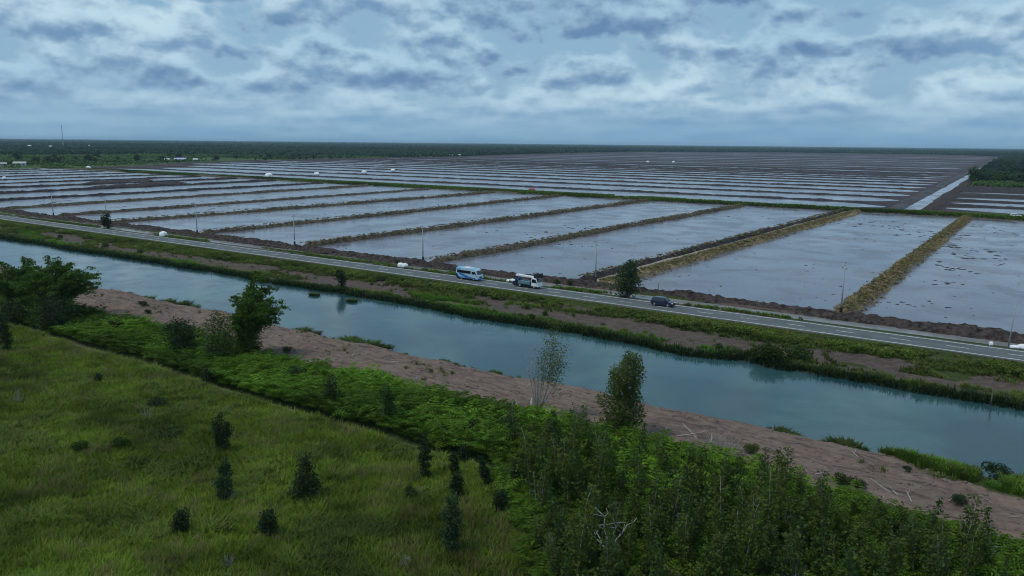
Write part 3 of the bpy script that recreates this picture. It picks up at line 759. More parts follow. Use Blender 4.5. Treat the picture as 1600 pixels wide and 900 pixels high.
while npt < 96:
    uu, vv = rng.uniform(-135, 8), rng.uniform(57.6, 65.3)
    if not in_view(np.array([uu]), np.array([vv]), 4)[0]: continue
    if uu < -45 and rng.random() < .62: continue
    kk = rng.choice(['darkleaf', 'midleaf', 'limeleaf', 'oliveleaf'], p=[.26, .30, .28, .16] if uu > -45 else [.25, .45, .22, .08])
    s = rng.uniform(.5, 1.25) * (.7 if vv > 63.5 else 1)
    loc = (uu, vv, gz(uu, vv) - .05); npt += 1
    if kk not in bp: bp[kk] = plant('bush', BL[kk] + ' ' + fern_place(uu, vv), 'bush', loc, *bushes[kk], rng.uniform(0, 6), s, 'bushes among the ferns', bpn)
    else: copy_tree(bp[kk], loc, rng.uniform(0, 6.28), (s, s, s * rng.uniform(.8, 1.3)), BL[kk] + ' ' + fern_place(uu, vv))

def twiggy(h, w, n, r, mb=None, rad=.02):
    mb = mb or MB()
    for i in range(n):
        ph = r.uniform(0, 6.28); q = w / 2 * r.random() ** .5
        p1 = np.array([math.cos(ph) * q, math.sin(ph) * q, h * r.uniform(.5, 1)])
        pts = limb(mb, (r.normal() * .1, r.normal() * .1, -.1), p1, rad, rad * .4, r, .12, 5, 4)
        for _ in range(3):
            s = pts[r.integers(2, 5)]; limb(mb, s, s + np.array([r.normal() * .3, r.normal() * .3, .35 * r.random()]) * h * .3, rad * .5, rad * .25, r, .1, 3, 3)
    return mb
nq = 0
while nq < 30:                                                # rounder bushes between the saplings
    uu, vv = rng.uniform(-42, 6), rng.uniform(37, 56.5)
    if not in_view(np.array([uu]), np.array([vv]), 4)[0] or uu < -38 + (56 - vv) * .95 or abs(vv - 55.7) < 1: continue
    kk = rng.choice(['limeleaf', 'hedge', 'oliveleaf'], p=[.4, .3, .3]); s = rng.uniform(.55, 1.2); nq += 1
    lab = {'limeleaf': 'lime green', 'hedge': 'mid green', 'oliveleaf': 'olive'}[kk] + ' rounded bush ' + thicket_place(uu, vv)
    tq = plant('bush', lab, 'bush', (uu, vv, gz(uu, vv) - .05), *bushes[kk], rng.uniform(0, 6), (s, s, s * rng.uniform(.9, 1.5)), 'rounded bushes of the thicket', bpn)
for i in range(9):
    uu, vv = [(-32, 50), (-26, 51.5), (-20.5, 52), (-15, 53), (-9, 55), (-4, 58), (-27.5, 44.5), (-14, 57.5), (-1.5, 61.5)][i]
    thing('dead_shrub', 'bare pale grey dead sapling ' + ['near the grass edge of the thicket', 'between grass edge and ditch', 'above the bleached dead tree', 'beside the ditch', 'near the lime ferns of the thicket', 'low toward the grassy patch', 'just below the bleached dead tree', 'among ferns below the straggling bushes', 'nearest the grassy canal patch'][i], 'dead shrub', (uu, vv, gz(uu, vv)), rng.uniform(0, 6), 1, None, twiggy(rng.uniform(2.4, 4.2), 1.1, 9, np.random.default_rng(680 + i), None, .03).mesh('dead_shrub', M['twig']))

# ------------------------------------------------------------------ single shrubs standing in the grass
GS = [(-119.7, 47.0, 5.0, 2.3, 'darkleaf', 'column', 'tall dark column-shaped shrub at the edge of the grass below the large bamboo'),
      (-63.8, 42.6, 3.6, 1.8, 'darkleaf', 'column', 'dark upright shrub in open grass, upper one of two standing in line'),
      (-54.4, 36.4, 3.6, 1.6, 'blueleaf', 'column', 'dark blue-green shrub with grey dead twigs at its foot, lower one of two in line'),
      (-52.6, 31.2, 1.9, 1.6, 'darkleaf', 'round', 'small dark shrub alone in the grass, lowest on the open field'),
      (-46.9, 34.8, 2.1, 1.8, 'darkleaf', 'round', 'small dark cone-shaped shrub below the large dark conical shrub'),
      (-49.1, 40.5, 3.4, 3.0, 'darkleaf', 'cone', 'large dark conical shrub alone in the middle of the grass'),
      (-43.8, 49.5, 3.8, 1.3, 'darkleaf', 'column', 'narrow dark shrub with a grey foot just below the fern bank'),
      (-42.1, 51.6, 2.2, 1.1, 'darkleaf', 'column', 'narrow dark shrub, upper one of a touching pair near the drain'),
      (-39.3, 48.6, 2.2, 1.4, 'darkleaf', 'column', 'dark bushy shrub, lower one of a touching pair near the drain'),
      (-34.0, 41.0, 4.4, 1.7, 'blueleaf', 'column', 'tall blue-green sapling with spreading side branches and pale twigs at its foot'),
      (-38.5, 51.8, 2.6, 1.0, 'darkleaf', 'column', 'thin dark shrub beside the grey ditch mud'),
      (-34.9, 48.4, 2.0, 1.4, 'darkleaf', 'column', 'dark shrub in grass just outside the thicket edge'),
      (-36.2, 52.7, 2.4, 1.2, 'darkleaf', 'column', 'small dark sapling in grass under the fern bank end'),
      (-42.5, 46.0, 1.2, 1.1, 'oliveleaf', 'round', 'knee-high olive shrub left alone in bright grass'.replace('left ', '')),
      (-43.4, 54.4, 1.7, 1.1, 'darkleaf', 'column', 'thin dark shrub right at the drain edge'.replace('right ', '')),
      (-81.1, 46.3, 1.0, 2.4, 'darkleaf', 'round', 'low dark cushion-shaped shrub in the upper grass'),
      (-71.0, 41.8, 1.0, 3.6, 'darkleaf', 'round', 'broad low dark shrub sunk in the grass'),
      (-72.4, 37.4, 0.9, 1.8, 'lush', 'round', 'low bright green shrub in the grass'),
      (-75.0, 34.7, 0.9, 1.8, 'lush', 'round', 'low bright green shrub with a dark side in the grass'),
      (-95.6, 47.4, 1.2, 1.0, 'blueleaf', 'round', 'small blue-green shrub in the upper grass'),]
for i, (a, b, h, w, lm, sh, lab) in enumerate(GS):
    if h < 1.3 and w > h: tm, cm = bush_mesh(h * 1.5, w, 700, .2, M[lm], 600 + i)
    else: tm, cm = tree_mesh('shrub', h * 1.12, w * .92, int(600 + 300 * h * w), .19, M[lm], M['wood'] if lm == 'blueleaf' else M['bark'], 600 + i, 'column' if sh == 'round' else sh, .05, .04)
    plant('shrub', lab, 'shrub', (a, b, gz(a, b)), tm, cm, rng.uniform(0, 6), 1.0, None, bpn)
for i, (a, b, h, w, lab) in enumerate([(-94.5, 37.7, 2.4, 1.2, 'bare grey dead shrub standing in the upper grass'), (-45.2, 30.2, 1.4, 1.0, 'bare grey dead shrub at the lower edge of the grass near the small dark shrubs'),
        (-35.2, 37.6, 1.3, 1.0, 'bare grey dead shrub in the grass below the tall blue-green sapling'), (-53.9, 36.9, 1.5, 1.1, 'bare grey twigs beside the dark blue-green shrub'), (-78, 43.5, 1.6, 1.8, 'wispy grey twigs in the grass above the broad low shrub'),
        (-18.6, 45.6, 2.4, 1.6, 'bare grey leafless sapling inside the thicket'), (-11.5, 49.5, 3.2, 1.6, 'leafless pale grey sapling among lime ferns in the thicket')]):
    thing('dead_shrub', lab, 'dead shrub', (a, b, gz(a, b)), 0, 1, None, twiggy(h, w, 16, np.random.default_rng(660 + i)).mesh('dead_shrub', M['twig']))
# bleached dead tree at the bottom of the picture
r = np.random.default_rng(77); mb = MB()
for ph, l in [(2.6, 2.0), (1.9, 2.2), (.7, 1.7), (.2, 2.1), (3.3, 1.6), (5.0, 1.2)]:
    pts_ = limb(mb, (0, 0, 1.3), (math.cos(ph) * l * .7, math.sin(ph) * l * .7, 1.5 + l * .9), .05, .018, r, .34, 9, 6)
    for _ in range(3):
        s = pts_[r.integers(3, 8)]; limb(mb, s, s + np.array([r.normal() * .45, r.normal() * .45, .55]), .028, .01, r, .25, 5, 5)
limb(mb, (0, 0, -.4), (0, 0, 1.4), .09, .06, r, .12, 5, 8)
thing('dead_tree', 'bleached leafless dead tree with crooked forked branches in the thicket', 'dead tree', (-23.4, 45.6, gz(-23.4, 45.6)), .4, 1.25, None, mb.mesh('dead_tree', M['dead'], True))

# ------------------------------------------------------------------ larger trees of the near bank
def bamboo(h, w, n, seed, lean=(0, 0), leafm='bamboo', dens=1.0):
    r = np.random.default_rng(seed); tb = MB(); LV_ = []
    for i in range(n):
        ph = r.uniform(0, 6.28); q = r.random() ** .6; hh = h * r.uniform(.6, 1.08) * (1 - .22 * q)
        b = np.array([math.cos(ph), math.sin(ph), 0]) * w * .10 * r.random(); out = np.array([math.cos(ph), math.sin(ph), 0]) * w * .5 * q + np.array([lean[0], lean[1], 0])
        s = np.linspace(0, 1, 9)[:, None]
        P = b + out * s ** 2.1 + np.array([0, 0, 1]) * hh * (s * 1.12 - .17 * s ** 4 * (1 + q))
        tb.tube(P, np.linspace(.055, .012, 9), 5)
        for f in np.concatenate([r.uniform(.12, 1.0, int(20 * dens)), r.uniform(.7, 1.04, int(8 * dens))]):
            c = np.array([np.interp(f, s[:, 0], P[:, k]) for k in range(3)])
            m = 13; spread = .45 * h / 10 * (1.25 - .55 * f)
            dr = r.normal(size=3); dr[2] = abs(dr[2]) * .2; dr /= np.linalg.norm(dr)
            t = r.random((m, 1)); LV_.append(c + dr * spread * 2.0 * t + r.normal(size=(m, 3)) * spread * .30 - np.array([0, 0, .35]) * t ** 2)
    C = np.concatenate(LV_); C = C[C[:, 2] > .1]
    V, F = leaves(C, .37, r, .3, 2.4, .45)
    return tb.mesh('culm', M['oliveleaf'], True), new_mesh('foliage', V, F, M[leafm])
for a, b, h, w, n, ln, lab, sd in [(-136.5, 61.6, 12.0, 12.0, 96, (.4, .4), 'large feathery bamboo clump arching over the canal bank', 31),
                                   (-148.5, 61.0, 11.0, 11.0, 60, (-.6, 0), 'feathery bamboo clump standing behind the largest bamboo at the picture edge', 32),
                                   (-90.6, 65.2, 12.6, 7.4, 62, (1.9, .6), 'tall bamboo clump leaning over the bare bank toward the canal', 33)]:
    plant('bamboo_clump', lab, 'bamboo', (a, b, gz(a, b) - .1), *bamboo(h, w, n, sd, ln), 0, 1, None, ('culms', 'foliage'))
def big(name, lab, cat, a, b, h, w, n, ls, lm, sh, sd, tr=.12, bark='bark', bare=.08):
    plant(name, lab, cat, (a, b, gz(a, b) - .1), *tree_mesh(name, h, w, n, ls, M[lm], M[bark], sd, sh, tr, bare), rng.uniform(0, 6))
plant('tree', 'dense olive column-shaped tree on the bare canal bank', 'tree', (-34.2, 68.7, gz(-34.2, 68.7) - .1), *full_tree(9.0, [1.6, 1.75, 1.75, 2.1, 1.9, 1.95, 2.0, 1.5, .9], 9000, .25, M['oliveleaf'], M['bark'], 41, 42, [(-1.7, -1.1, 4.0, .8, .8, .9)]))
plant('tree', 'dark green full tree standing alone beside the road', 'tree', (-69.3, 139.7, gz(-69.3, 139.7) - .1), *full_tree(8.0, [1.7, 1.9, 2.3, 2.5, 2.35, 2.1, 1.6, 1.0, .45], 4200, .36, M['blueleaf'], M['bark'], 42, 40, [(2.1, .8, 3.0, .8, .8, .9)]))
big('tree', 'small dark tree beside the road far up the canal', 'tree', -270.3, 141.6, 6.0, 3.6, 1300, .5, 'darkleaf', 'round', 43, .12)
big('bush_tree', 'dark rounded tree on the near side of the leaning bamboo', 'tree', -98.3, 60.6, 5.2, 4.6, 2600, .30, 'darkleaf', 'round', 44, .1)
big('bush_tree', 'olive green loose tree between dark rounded tree and leaning bamboo', 'tree', -95.2, 63.8, 6.3, 5.0, 2600, .28, 'oliveleaf', 'column', 45, .1)
big('bush_tree', 'dark leafy tree at the foot of the leaning bamboo', 'tree', -90.5, 61.5, 4.5, 5.0, 2600, .30, 'midleaf', 'round', 46, .1)
big('bush_tree', 'dark bushy tree at the foot of the large bamboo', 'tree', -129.0, 57.5, 4.8, 6.5, 2800, .32, 'darkleaf', 'round', 47, .1)
big('bush_tree', 'dark low tree behind the column-shaped shrub at the picture edge', 'tree', -139.5, 56.5, 4.0, 6.0, 2400, .32, 'darkleaf', 'round', 48, .1)
big('sapling', 'vine-covered dark column sapling rising out of the bright ferns', 'sapling', -56.2, 57.6, 4.9, 1.9, 1900, .24, 'midleaf', 'column', 49, .06, bare=.03)
big('sapling', 'dark loose sapling over the ditch edge, upstream of the vine-covered one', 'sapling', -64.8, 57.4, 4.0, 1.9, 1100, .22, 'darkleaf', 'round', 50, .05)
big('sapling', 'thin dark sapling with bare pale stem standing by the drain', 'sapling', -84.6, 55.4, 3.2, 1.3, 600, .22, 'darkleaf', 'round', 51, .05, 'wood', .3)
# nearly bare tree: several pale stems and a thin crown
r = np.random.default_rng(55); mb = MB(); LC = []
for j, (dx, dy, h, lf) in enumerate([(1.7, .8, 8.8, 1), (.6, .2, 7.8, 0), (-.1, .3, 7.4, 0), (-.8, -.3, 6.4, 0), (-1.3, -.6, 5.8, 0), (2.9, 1.2, 5.4, 1), (2.1, .2, 7.4, 1), (1.2, -.5, 7.8, 1)]):
    P = limb(mb, (0.12 * dx, .1 * dy, .8 if j else -.3), (dx, dy, h), .11 if j < 3 else .08, .022, r, .10, 9, 5)
    for f in range(4, 9):
        for _ in range(3):
            e = P[f] + np.array([r.normal() * .45, r.normal() * .45, r.uniform(.1, .6)]); limb(mb, P[f], e, .014, .006, r, .1, 3, 3)
            if lf and f > 3: LC.append(e + r.normal(size=(60, 3)) * (.42, .42, .50))
V, F = leaves(np.concatenate(LC), .16, r, .3, 2.0)
limb(mb, (0, 0, -.3), (.1, .05, 1.5), .16, .10, r, .04, 4, 7)
plant('tree', 'nearly bare thin tree with pale stems and sparse leaves on the bare bank', 'tree', (-44.0, 68.2, gz(-44, 68.2)), mb.mesh('trunk', M['wood'], True), new_mesh('crown', V, F, M['oliveleaf']), R(34))
thing('tree_stump', 'pale broken stump standing beside the nearly bare tree', 'stump', (-42.6, 68.6, gz(-42.6, 68.6)), 0, 1, None, (lambda m: (limb(m, (0, 0, -.2), (-.2, .1, 1.1), .16, .12, r, .05, 4, 8), m)[1])(MB()).mesh('tree_stump', M['whitebark'], True))
thing('tree_stump', 'white papery trunk base in front of the nearly bare tree', 'stump', (-44.2, 67.3, gz(-44.2, 67.3)), 0, 1, None, (lambda m: (limb(m, (0, 0, -.2), (-.15, .05, 2.3), .14, .10, r, .05, 4, 8), m)[1])(MB()).mesh('tree_stump', M['whitebark'], True))

# ------------------------------------------------------------------ plants along the near water edge and on the bare bank
wt_ = [tuft_mesh('water_tuft', 420, .8, 1.15, .13, M['hedge'], 71 + i, .9) for i in range(3)]
wd_ = [tuft_mesh('water_tuft', 420, .8, 1.15, .13, M['midleaf'], 75 + i, .9) for i in range(3)]
WP = [(-150.5, 80.5, 1.6), (-142.5, 80.6, 1.8), (-136.5, 80.9, 2.0), (-132.0, 81.2, 2.2), (-128.5, 81.4, 1.7), (-98.7, 81.4, 1.7), (-95.5, 81.5, 1.4), (-87.0, 81.6, 2.0), (-84.0, 81.6, 2.0), (-81.0, 81.7, 1.6), (-76.2, 81.9, .6), (-68.8, 82.0, 1.0), (-67.0, 82.1, .7), (-65.6, 82.0, .5), (-59.7, 81.9, 1.0), (-46.4, 82.0, .9),
      (-32.2, 82.3, .5), (-30.0, 82.0, .7), (-22.3, 81.7, 1.5), (-20.9, 82.0, 1.3), (-16.4, 82.0, 1.4), (-15.2, 82.1, 1.7), (-14.2, 82.2, 1.2), (-11.2, 82.0, .8)]
for i, (a, b, s) in enumerate(WP):
    lab = ('large ' if s > 1.5 else 'small ' if s < .85 else '') + 'dark tuft of plants at near canal edge '
    lab += 'by the large bamboo' if a < -120 else 'just past the leaning bamboo' if a < -90 else 'between leaning bamboo and nearly bare tree' if a < -60 else 'behind the nearly bare tree' if a < -40 else 'past the column-shaped tree' if a < -25 else 'off the fallen branches' if a < -19 else 'next to the grassy patch'
    thing('water_plant', lab, 'water plant', (a, b, -.72), rng.uniform(0, 6), (s * 1.05, s * .7, s * .62), 'water plants at the near edge of the canal', (wd_ if i % 3 else wt_)[i % 3])
for a, b, s, kk, lab in [(-21.8, 71.8, .62, 'oliveleaf', 'olive bush alone on the bare bank beside the fallen branches'), (-12.9, 69.6, .7, 'hedge', 'straggling olive bush on bare soil above the thicket'), (-11.6, 69.5, .5, 'darkleaf', 'small dark bush next to the straggling olive bush'),
                         (-4.2, 71.6, .55, 'darkleaf', 'dark uprooted-looking bush at the edge of the bare bank'), (-8.8, 76.4, .35, 'darkleaf', 'tiny round dark bush on the bare bank near the grassy patch'), (-2.0, 80.3, .95, 'darkleaf', 'dark round bush at the canal edge past the grassy patch'),
                         (-131.5, 74.0, .6, 'darkleaf', 'dark bush on the bare bank near the large bamboo'), (-126.5, 72.0, .5, 'darkleaf', 'small dark bush nearest to the grass on the bank by the large bamboo'), (-87.1, 69.6, .55, 'hedge', 'small bush on the soil heap beside the leaning bamboo')]:
    plant('bush', lab, 'bush', (a, b, gz(a, b) - .05), *bushes[kk], rng.uniform(0, 6), s, None, bpn)
lg = [tuft_mesh('lush_tuft', 22, 0.7, .42, .07, M['lush'], 81), tuft_mesh('lush_tuft', 20, .55, .45, .07, M['lush'], 82, .8)]
hg = [tuft_mesh('rank_tuft', 22, 0.7, .45, .09, M['hedge'], 83), tuft_mesh('rank_tuft', 18, .6, .45, .09, M['hedge'], 84, .9)]
shade_tuft = tuft_mesh('painted_shade_tuft', 22, .75, .5, .09, M['darkleaf'], 87, .8)  # darker leaf colour imitates the shade and dark reflection along the far waterline
dg = [tuft_mesh('dry_tuft', 16, .5, .4, .07, M['drygrass'], 85, .9)]
u, v = rand_in(5200, -13, 8, 73, 82.6, rng)
k = (v > 79.2 - .30 * (u + 9) + 1.6 * (fbm(u * .4, v * .4, 271, 3) - .5)) & (v < canal_near(u) - .2) & (u > -11.5)
k &= ~((u > -3.6) & (u < -1.4) & (v > 77.2))
u, v = u[k], v[k]
stuff(scatter('bank_grass', np.stack([u, v, terrain(u, v) - .05], -1), .75 + .6 * rng.random(len(u)), lg + hg[:1], tone=np.clip(.5 + 1.4 * (fbm(u * .3, v * .3, 281, 3) - .5), 0, 1), seed=4), 'bright green grass patch where the bare bank meets the canal', 'grass')
u, v = rand_in(2400, -150, 8, 69.5, 81.5, rng)
k = in_view(u, v, 6) & (fbm(u * .16, v * .25, 291, 3) > .66) & (rng.random(len(u)) < .55)
u, v = u[k], v[k]
stuff(scatter('dry_weeds', np.stack([u, v, terrain(u, v) - .04], -1), .35 + .5 * rng.random(len(u)), dg + hg[:1], tone=.3 + .4 * rng.random(len(u)), seed=5), 'sparse dry weeds on the bare bank', 'weeds')
# clods and litter on the bare bank
def clod(name, seed, m, flat=.6):
    bm = bmesh.new(); bmesh.ops.create_icosphere(bm, subdivisions=1, radius=.5); r = random.Random(seed)
    for q in bm.verts: q.co = q.co * r.uniform(.7, 1.25); q.co.z *= flat
    mb = MB(); mb.bm(bm); return mb.mesh(name, m)
cm_ = [clod('clod', i, M['soilclod']) for i in range(3)]
lit = [(lambda m: (limb(m, (-.5, 0, .03), (.5, .05, .06), .03, .015, np.random.default_rng(9 + i), .1, 4, 4), m)[1])(MB()).mesh('litter_twig', M['wood'] if i else M['dead']) for i in range(2)]
u, v = rand_in(5200, -155, 6, 68.3, 82, rng); k = in_view(u, v, 6); u, v = u[k], v[k]
sz = .10 + .45 * rng.random(len(u)) ** 4
kd = rng.choice(5, len(u), p=[.3, .3, .22, .10, .08]); sz[kd > 2] = .25 + .6 * rng.random((kd > 2).sum()) ** 2
stuff(scatter('soil_clods', np.stack([u, v, terrain(u, v)], -1), sz, cm_ + lit, idx=kd, seed=6), 'soil clods and broken twigs on the bare bank', 'soil clods')

STK = [(-78.2, 73.2, 1.2, 1.1, .9, 'M'), (-74.8, 71.9, 1.5, .4, .35, 'M'), (-71.7, 74.2, 1.9, .2, .1, 'M'), (-15.4, 70.2, 1.3, .9, .15, 'L'), (-9.2, 70.4, 2.2, 2.6, .35, 'L'), (-8.6, 70.2, 1.2, 2.3, .2, 'L'), (-7.4, 69.4, 1.4, 2.1, .5, 'L'), (-13.2, 77.3, 1.2, 2.3, .1, 'L'), (-16.1, 66.3, 2.2, .3, .8, 'L'),
       (-25.2, 70.0, 1.7, 1.8, 1.2, 'D'), (-27.5, 72.4, 3.2, 2.4, .7, 'D'), (-29.5, 72.0, 3.2, .5, .5, 'D'), (-24.6, 71.0, 3.4, .5, .25, 'D'), (-31.1, 72.8, .5, 1.3, .4, 'D'), (-87.5, 54.9, 3.4, 2.3, .25, 'G'), (-76, 54.9, 1.6, .5, .2, 'G'), (-4.9, 71.6, 1.0, 1.0, .6, 'R'), (-63.5, 69.0, 1.4, 1.4, .5, 'M'), (-47.5, 69.6, 1.3, 2.5, .5, 'N'), (-50.5, 68.8, 1.0, .8, .6, 'N')]
SL = {'M': 'pale broken stick lying on the bare bank past the bright ferns', 'L': 'pale broken stick lying on the bare bank above the thicket', 'D': 'pale fallen branch in the tangle below the column-shaped tree', 'G': 'pale fallen branch lying along the drain edge', 'R': 'pale root sticking up beside the dark uprooted-looking bush', 'N': 'pale broken stick near the nearly bare tree'}
for i, (a, b, l, ph, up, kk) in enumerate(STK):
    r = np.random.default_rng(700 + i); mb = MB()
    P = limb(mb, (0, 0, .05), (math.cos(ph) * l, math.sin(ph) * l, up + .05), 0.055 * (1.3 if kk == 'D' else 1), .025, r, .09, 6, 6)
    limb(mb, P[3], P[3] + np.array([r.normal() * .3, r.normal() * .3, .3]), .03, .012, r, .1, 3, 4)
    thing('fallen_branch', ('long ' if l > 2 else 'short ' if l < 1.25 else '') + SL[kk] + (' near the water' if kk == 'L' and b > 75 else ''), 'branch', (a, b, gz(a, b)), 0, 1, 'fallen branches along the near bank', mb.mesh('fallen_branch', M['dead'], True))
mb = MB(); r = np.random.default_rng(88)
for i in range(95):
    p = np.array([r.normal() * 1.0, r.normal() * .8, .1]); ph = r.uniform(0, 6.28)
    limb(mb, p, p + np.array([math.cos(ph) * .8, math.sin(ph) * .8, r.uniform(.2, 1.3)]), .022, .008, r, .12, 4, 3)
thing('brushwood', 'grey tangle of dead twigs lying on the bare bank beside the fallen branches', 'brushwood', (-24.9, 71.6, gz(-24.9, 71.6)), 0, 1.15, None, mb.mesh('brushwood', M['twig']))
thing('log', 'dark log half buried where the ferns meet the bare bank', 'log', (-67.5, 69.4, gz(-67.5, 69.4)), -.25, 1, None, (lambda m: (limb(m, (-2.3, 0, .15), (2.3, 0, .2), .2, .15, r, .02, 6, 8), m)[1])(MB()).mesh('log', M['bark'], True))

# ------------------------------------------------------------------ far bank of the canal
u, v = rand_in(60000, -420, 20, 104, 130.6, rng)
cf_ = canal_far(u)
pch = fbm(u * .06, v * .10, 41, 4)
trk = sstep(112.0, 114, v) * (1 - sstep(119.5, 122.5, v)) * sstep(0.44, 0.54, -.04 * (u < -110) + pch + 0.15 * sstep(-100, -60, u) - 0.12 * sstep(-26, -16, u))
k = in_view(u, v, 12) & (v < 129.6) & (v > cf_ - .3) & (rng.random(len(u)) > trk * .97) & (rng.random(len(u)) < .75)
k &= ~((fbm(u * .09, v * .2, 301, 3) > .61) & (v > cf_ + 2) & (v < 128.5))
u, v = u[k], v[k]; cf_ = cf_[k]
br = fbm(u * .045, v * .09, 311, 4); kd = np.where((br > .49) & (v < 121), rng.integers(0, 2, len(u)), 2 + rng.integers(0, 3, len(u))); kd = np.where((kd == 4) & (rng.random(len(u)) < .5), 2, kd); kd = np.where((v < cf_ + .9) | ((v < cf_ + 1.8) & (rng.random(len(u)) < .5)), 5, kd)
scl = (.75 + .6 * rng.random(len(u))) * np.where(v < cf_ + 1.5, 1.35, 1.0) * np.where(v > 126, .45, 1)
stuff(scatter('bank_cover', np.stack([u, v, terrain(u, v) - .1], -1), scl, lg + hg + dg + [shade_tuft], idx=kd, tone=np.clip(.55 + 1.6 * (fbm(u * .12, v * .22, 321, 4) - .5), 0, 1), seed=7), 'patchy green grass and weeds on the far canal bank', 'ground cover')
hb = [bush_mesh(1.5, 2.2, 240, .30, M['hedge'], 90 + i)[1] for i in range(3)]
u, v = rand_in(4600, -420, 20, 121.5, 130.2, rng)
den = fbm(u * .11, v * .15, 331, 3)
k = in_view(u, v, 12) & (rng.random(len(u)) < sstep(.33, .5, den) * np.where(u > -140, 1, .8) * sstep(121, 125.5, v))
u, v = u[k], v[k]
s = (.45 + .65 * rng.random(len(u))) * (.35 + 1.4 * fbm(u * .2, v * 0, 341, 3))
s = np.clip(s, .12, (((131.0 - v) / 5.8) - terrain(u, v) + .12) / 1.45)
stuff(scatter('roadside_hedge', np.stack([u, v, terrain(u, v) - .1], -1), np.stack([s, s, s * .95], -1), hb, tone=np.clip(.80 + 1.5 * (fbm(u * .1, v * .2, 351, 3) - .5), 0, 1), seed=8), 'hedge of low green bushes along the road', 'hedge')
FB = [(-221.5, 115.0, .9), (-250.8, 116.4, .8), (-201.7, 114.0, .8), (-184.1, 123.5, .7), (-39.8, 111.5, .7), (-43.0, 123.0, .6), (-55.9, 123.8, .55), (-66.9, 123.6, .65), (-79.6, 119.0, .5), (-16.7, 124.8, .5), (-6.9, 124.9, .5), (-73.5, 111.3, .65), (-108.3, 124.2, .5), (-97.5, 123.6, .6), (-53.2, 124.0, .55), (-49.6, 124.0, .5), (-73.8, 116.2, .5)]
def far_place(u, v):
    e = 'close to the road' if v > 121 else 'close to the water'
    w = 'far up the canal' if u < -195 else 'opposite the single white bag' if u < -150 else 'below the minibus' if u < -95 else 'below the truck' if u < -76 else 'below the roadside tree' if u < -64 else 'below the dark car' if u < -47 else 'above the muddy gap' if u < -36 else 'toward the heap of white sacks'
    return e + ' ' + w
pb = None
for a, b, s in FB:
    loc = (a, b, gz(a, b) - .05)
    if pb is None: pb = plant('bush', 'dark round bush, far bank, ' + far_place(a, b), 'bush', loc, *bush_mesh(1.9, 2.6, 800, .30, M['midleaf'], 511), 0, s, 'dark bushes on the far canal bank', bpn)
    else: copy_tree(pb, loc, rng.uniform(0, 6.28), s, 'dark round bush, far bank, ' + far_place(a, b))
plant('bush', 'broad green bush overhanging the water beside the muddy gap in the far bank', 'bush', (-32.0, 110.9, -.5), *bush_mesh(2.4, 5.4, 1900, .34, M['hedge'], 512), 0, 1, None, bpn)
plant('bush', 'round dark green bush beside the broad one at the far bank', 'bush', (-28.3, 113.2, gz(-28.3, 113.2)), *bush_mesh(2.2, 3.6, 1200, .32, M['midleaf'], 513), 0, 1, None, bpn)
plant('bush', 'low green bush floating off the muddy gap in the far bank', 'bush', (-37.6, 110.2, -.75), *bush_mesh(1.2, 3.4, 900, .3, M['midleaf'], 514), 0, 1, None, bpn)
plant('shrub', 'slim dark shrub standing at the water edge of the far bank', 'shrub', (-121.2, 112.0, gz(-121.2, 112)), *tree_mesh('shrub', 4.2, 2.2, 900, .36, M['darkleaf'], M['bark'], 515, 'column', .07, .1), 0, 1, None, bpn)
for a, b in [(-121.8, 104.6), (-111.3, 104.9)]:
    thing('water_plant', 'dark clump of weed standing in the open canal water', 'water plant', (a, b, -.74), 0, (1.1, .8, .7), 'weed clumps in open canal water', wd_[0])
# posts standing in the water and on the bund
for a, b, h, lab in [(-66.0, 147.2, 2.0, 'short wooden post on the dark bund behind the car'), (-4.2, 107.6, 1.4, 'thin wooden stake in the canal by the far bank')]:
    thing('post', lab, 'post', (a, b, -.6), 0, 1, None, MB().tube([(0, 0, -.3), (0.03, 0, h + .6)], [.09, .07], 8).mesh('post', M['bark'], True))

# verge between road and ditch, access strip, tan bunds
u, v = rand_in(26000, -420, 20, 138.3, 149.5, rng)
g1 = fbm(u * .045, v * .25, 361, 3) + .22 * np.exp(-((u + 78) / 11) ** 2) - .12 * sstep(-50, -20, u)
k = in_view(u, v, 8) & (((v < 142.6) & (g1 > .50)) | ((v > 145.8) & (rng.random(len(u)) < .05)))
u, v = u[k], v[k]
stuff(scatter('verge_grass', np.stack([u, v, np.maximum(terrain(u, v), -.45)], -1), .55 + .5 * rng.random(len(u)), lg + hg + dg, tone=.3 + .6 * rng.random(len(u)), seed=9), 'grass along the verge between road and ditch', 'grass')
for a, b, s, lab in [(-87.9, 143.2, .75, 'round green bush at the roadside ditch behind the white truck'), (-86.0, 145.4, .6, 'round green bush by the ditch, behind the other one near the truck'), (-135.8, 143.8, .6, 'small round green bush behind the pair of white bags'), (-83.0, 149.6, .6, 'dark bush around the foot of the pole at the double bund')]:
    plant('bush', lab, 'bush', (a, b, max(gz(a, b), -.3)), *bushes['midleaf'], rng.uniform(0, 6), s, None, bpn)
u, v = rand_in(26000, -900, 60, 398, 418, rng)
k = (np.abs(v - np.interp(u, [-900, -500, -60, 90], [412, 409, 405, 404])) < 8 + 1.6 * rng.normal(size=len(u))) & (fbm(u * .02, v * .1, 371, 3) > .36 + .1 * sstep(-300, -600, u))
u, v = u[k], v[k]
pz = -.45 + 1.05 * np.clip(1 - (np.abs(v - np.interp(u, [-900, -500, -60, 90], [412, 409, 405, 404])) / 10) ** 2.2, 0, 1)
bt = [tuft_mesh('strip_tuft', 14, 1.0, .9, .32, M['hedge'], 93, .8), tuft_mesh('strip_tuft', 14, .9, .9, .32, M['lush'], 94, .9)]
stuff(scatter('strip_grass', np.stack([u, v, pz], -1), .7 + .5 * rng.random(len(u)), bt, tone=np.clip(.35 + 1.2 * (fbm(u * .03, v * .1, 381, 3) - .5), 0, 1), seed=10), 'grass on the access strip behind the ponds', 'grass')
Pb, Tb = [], []
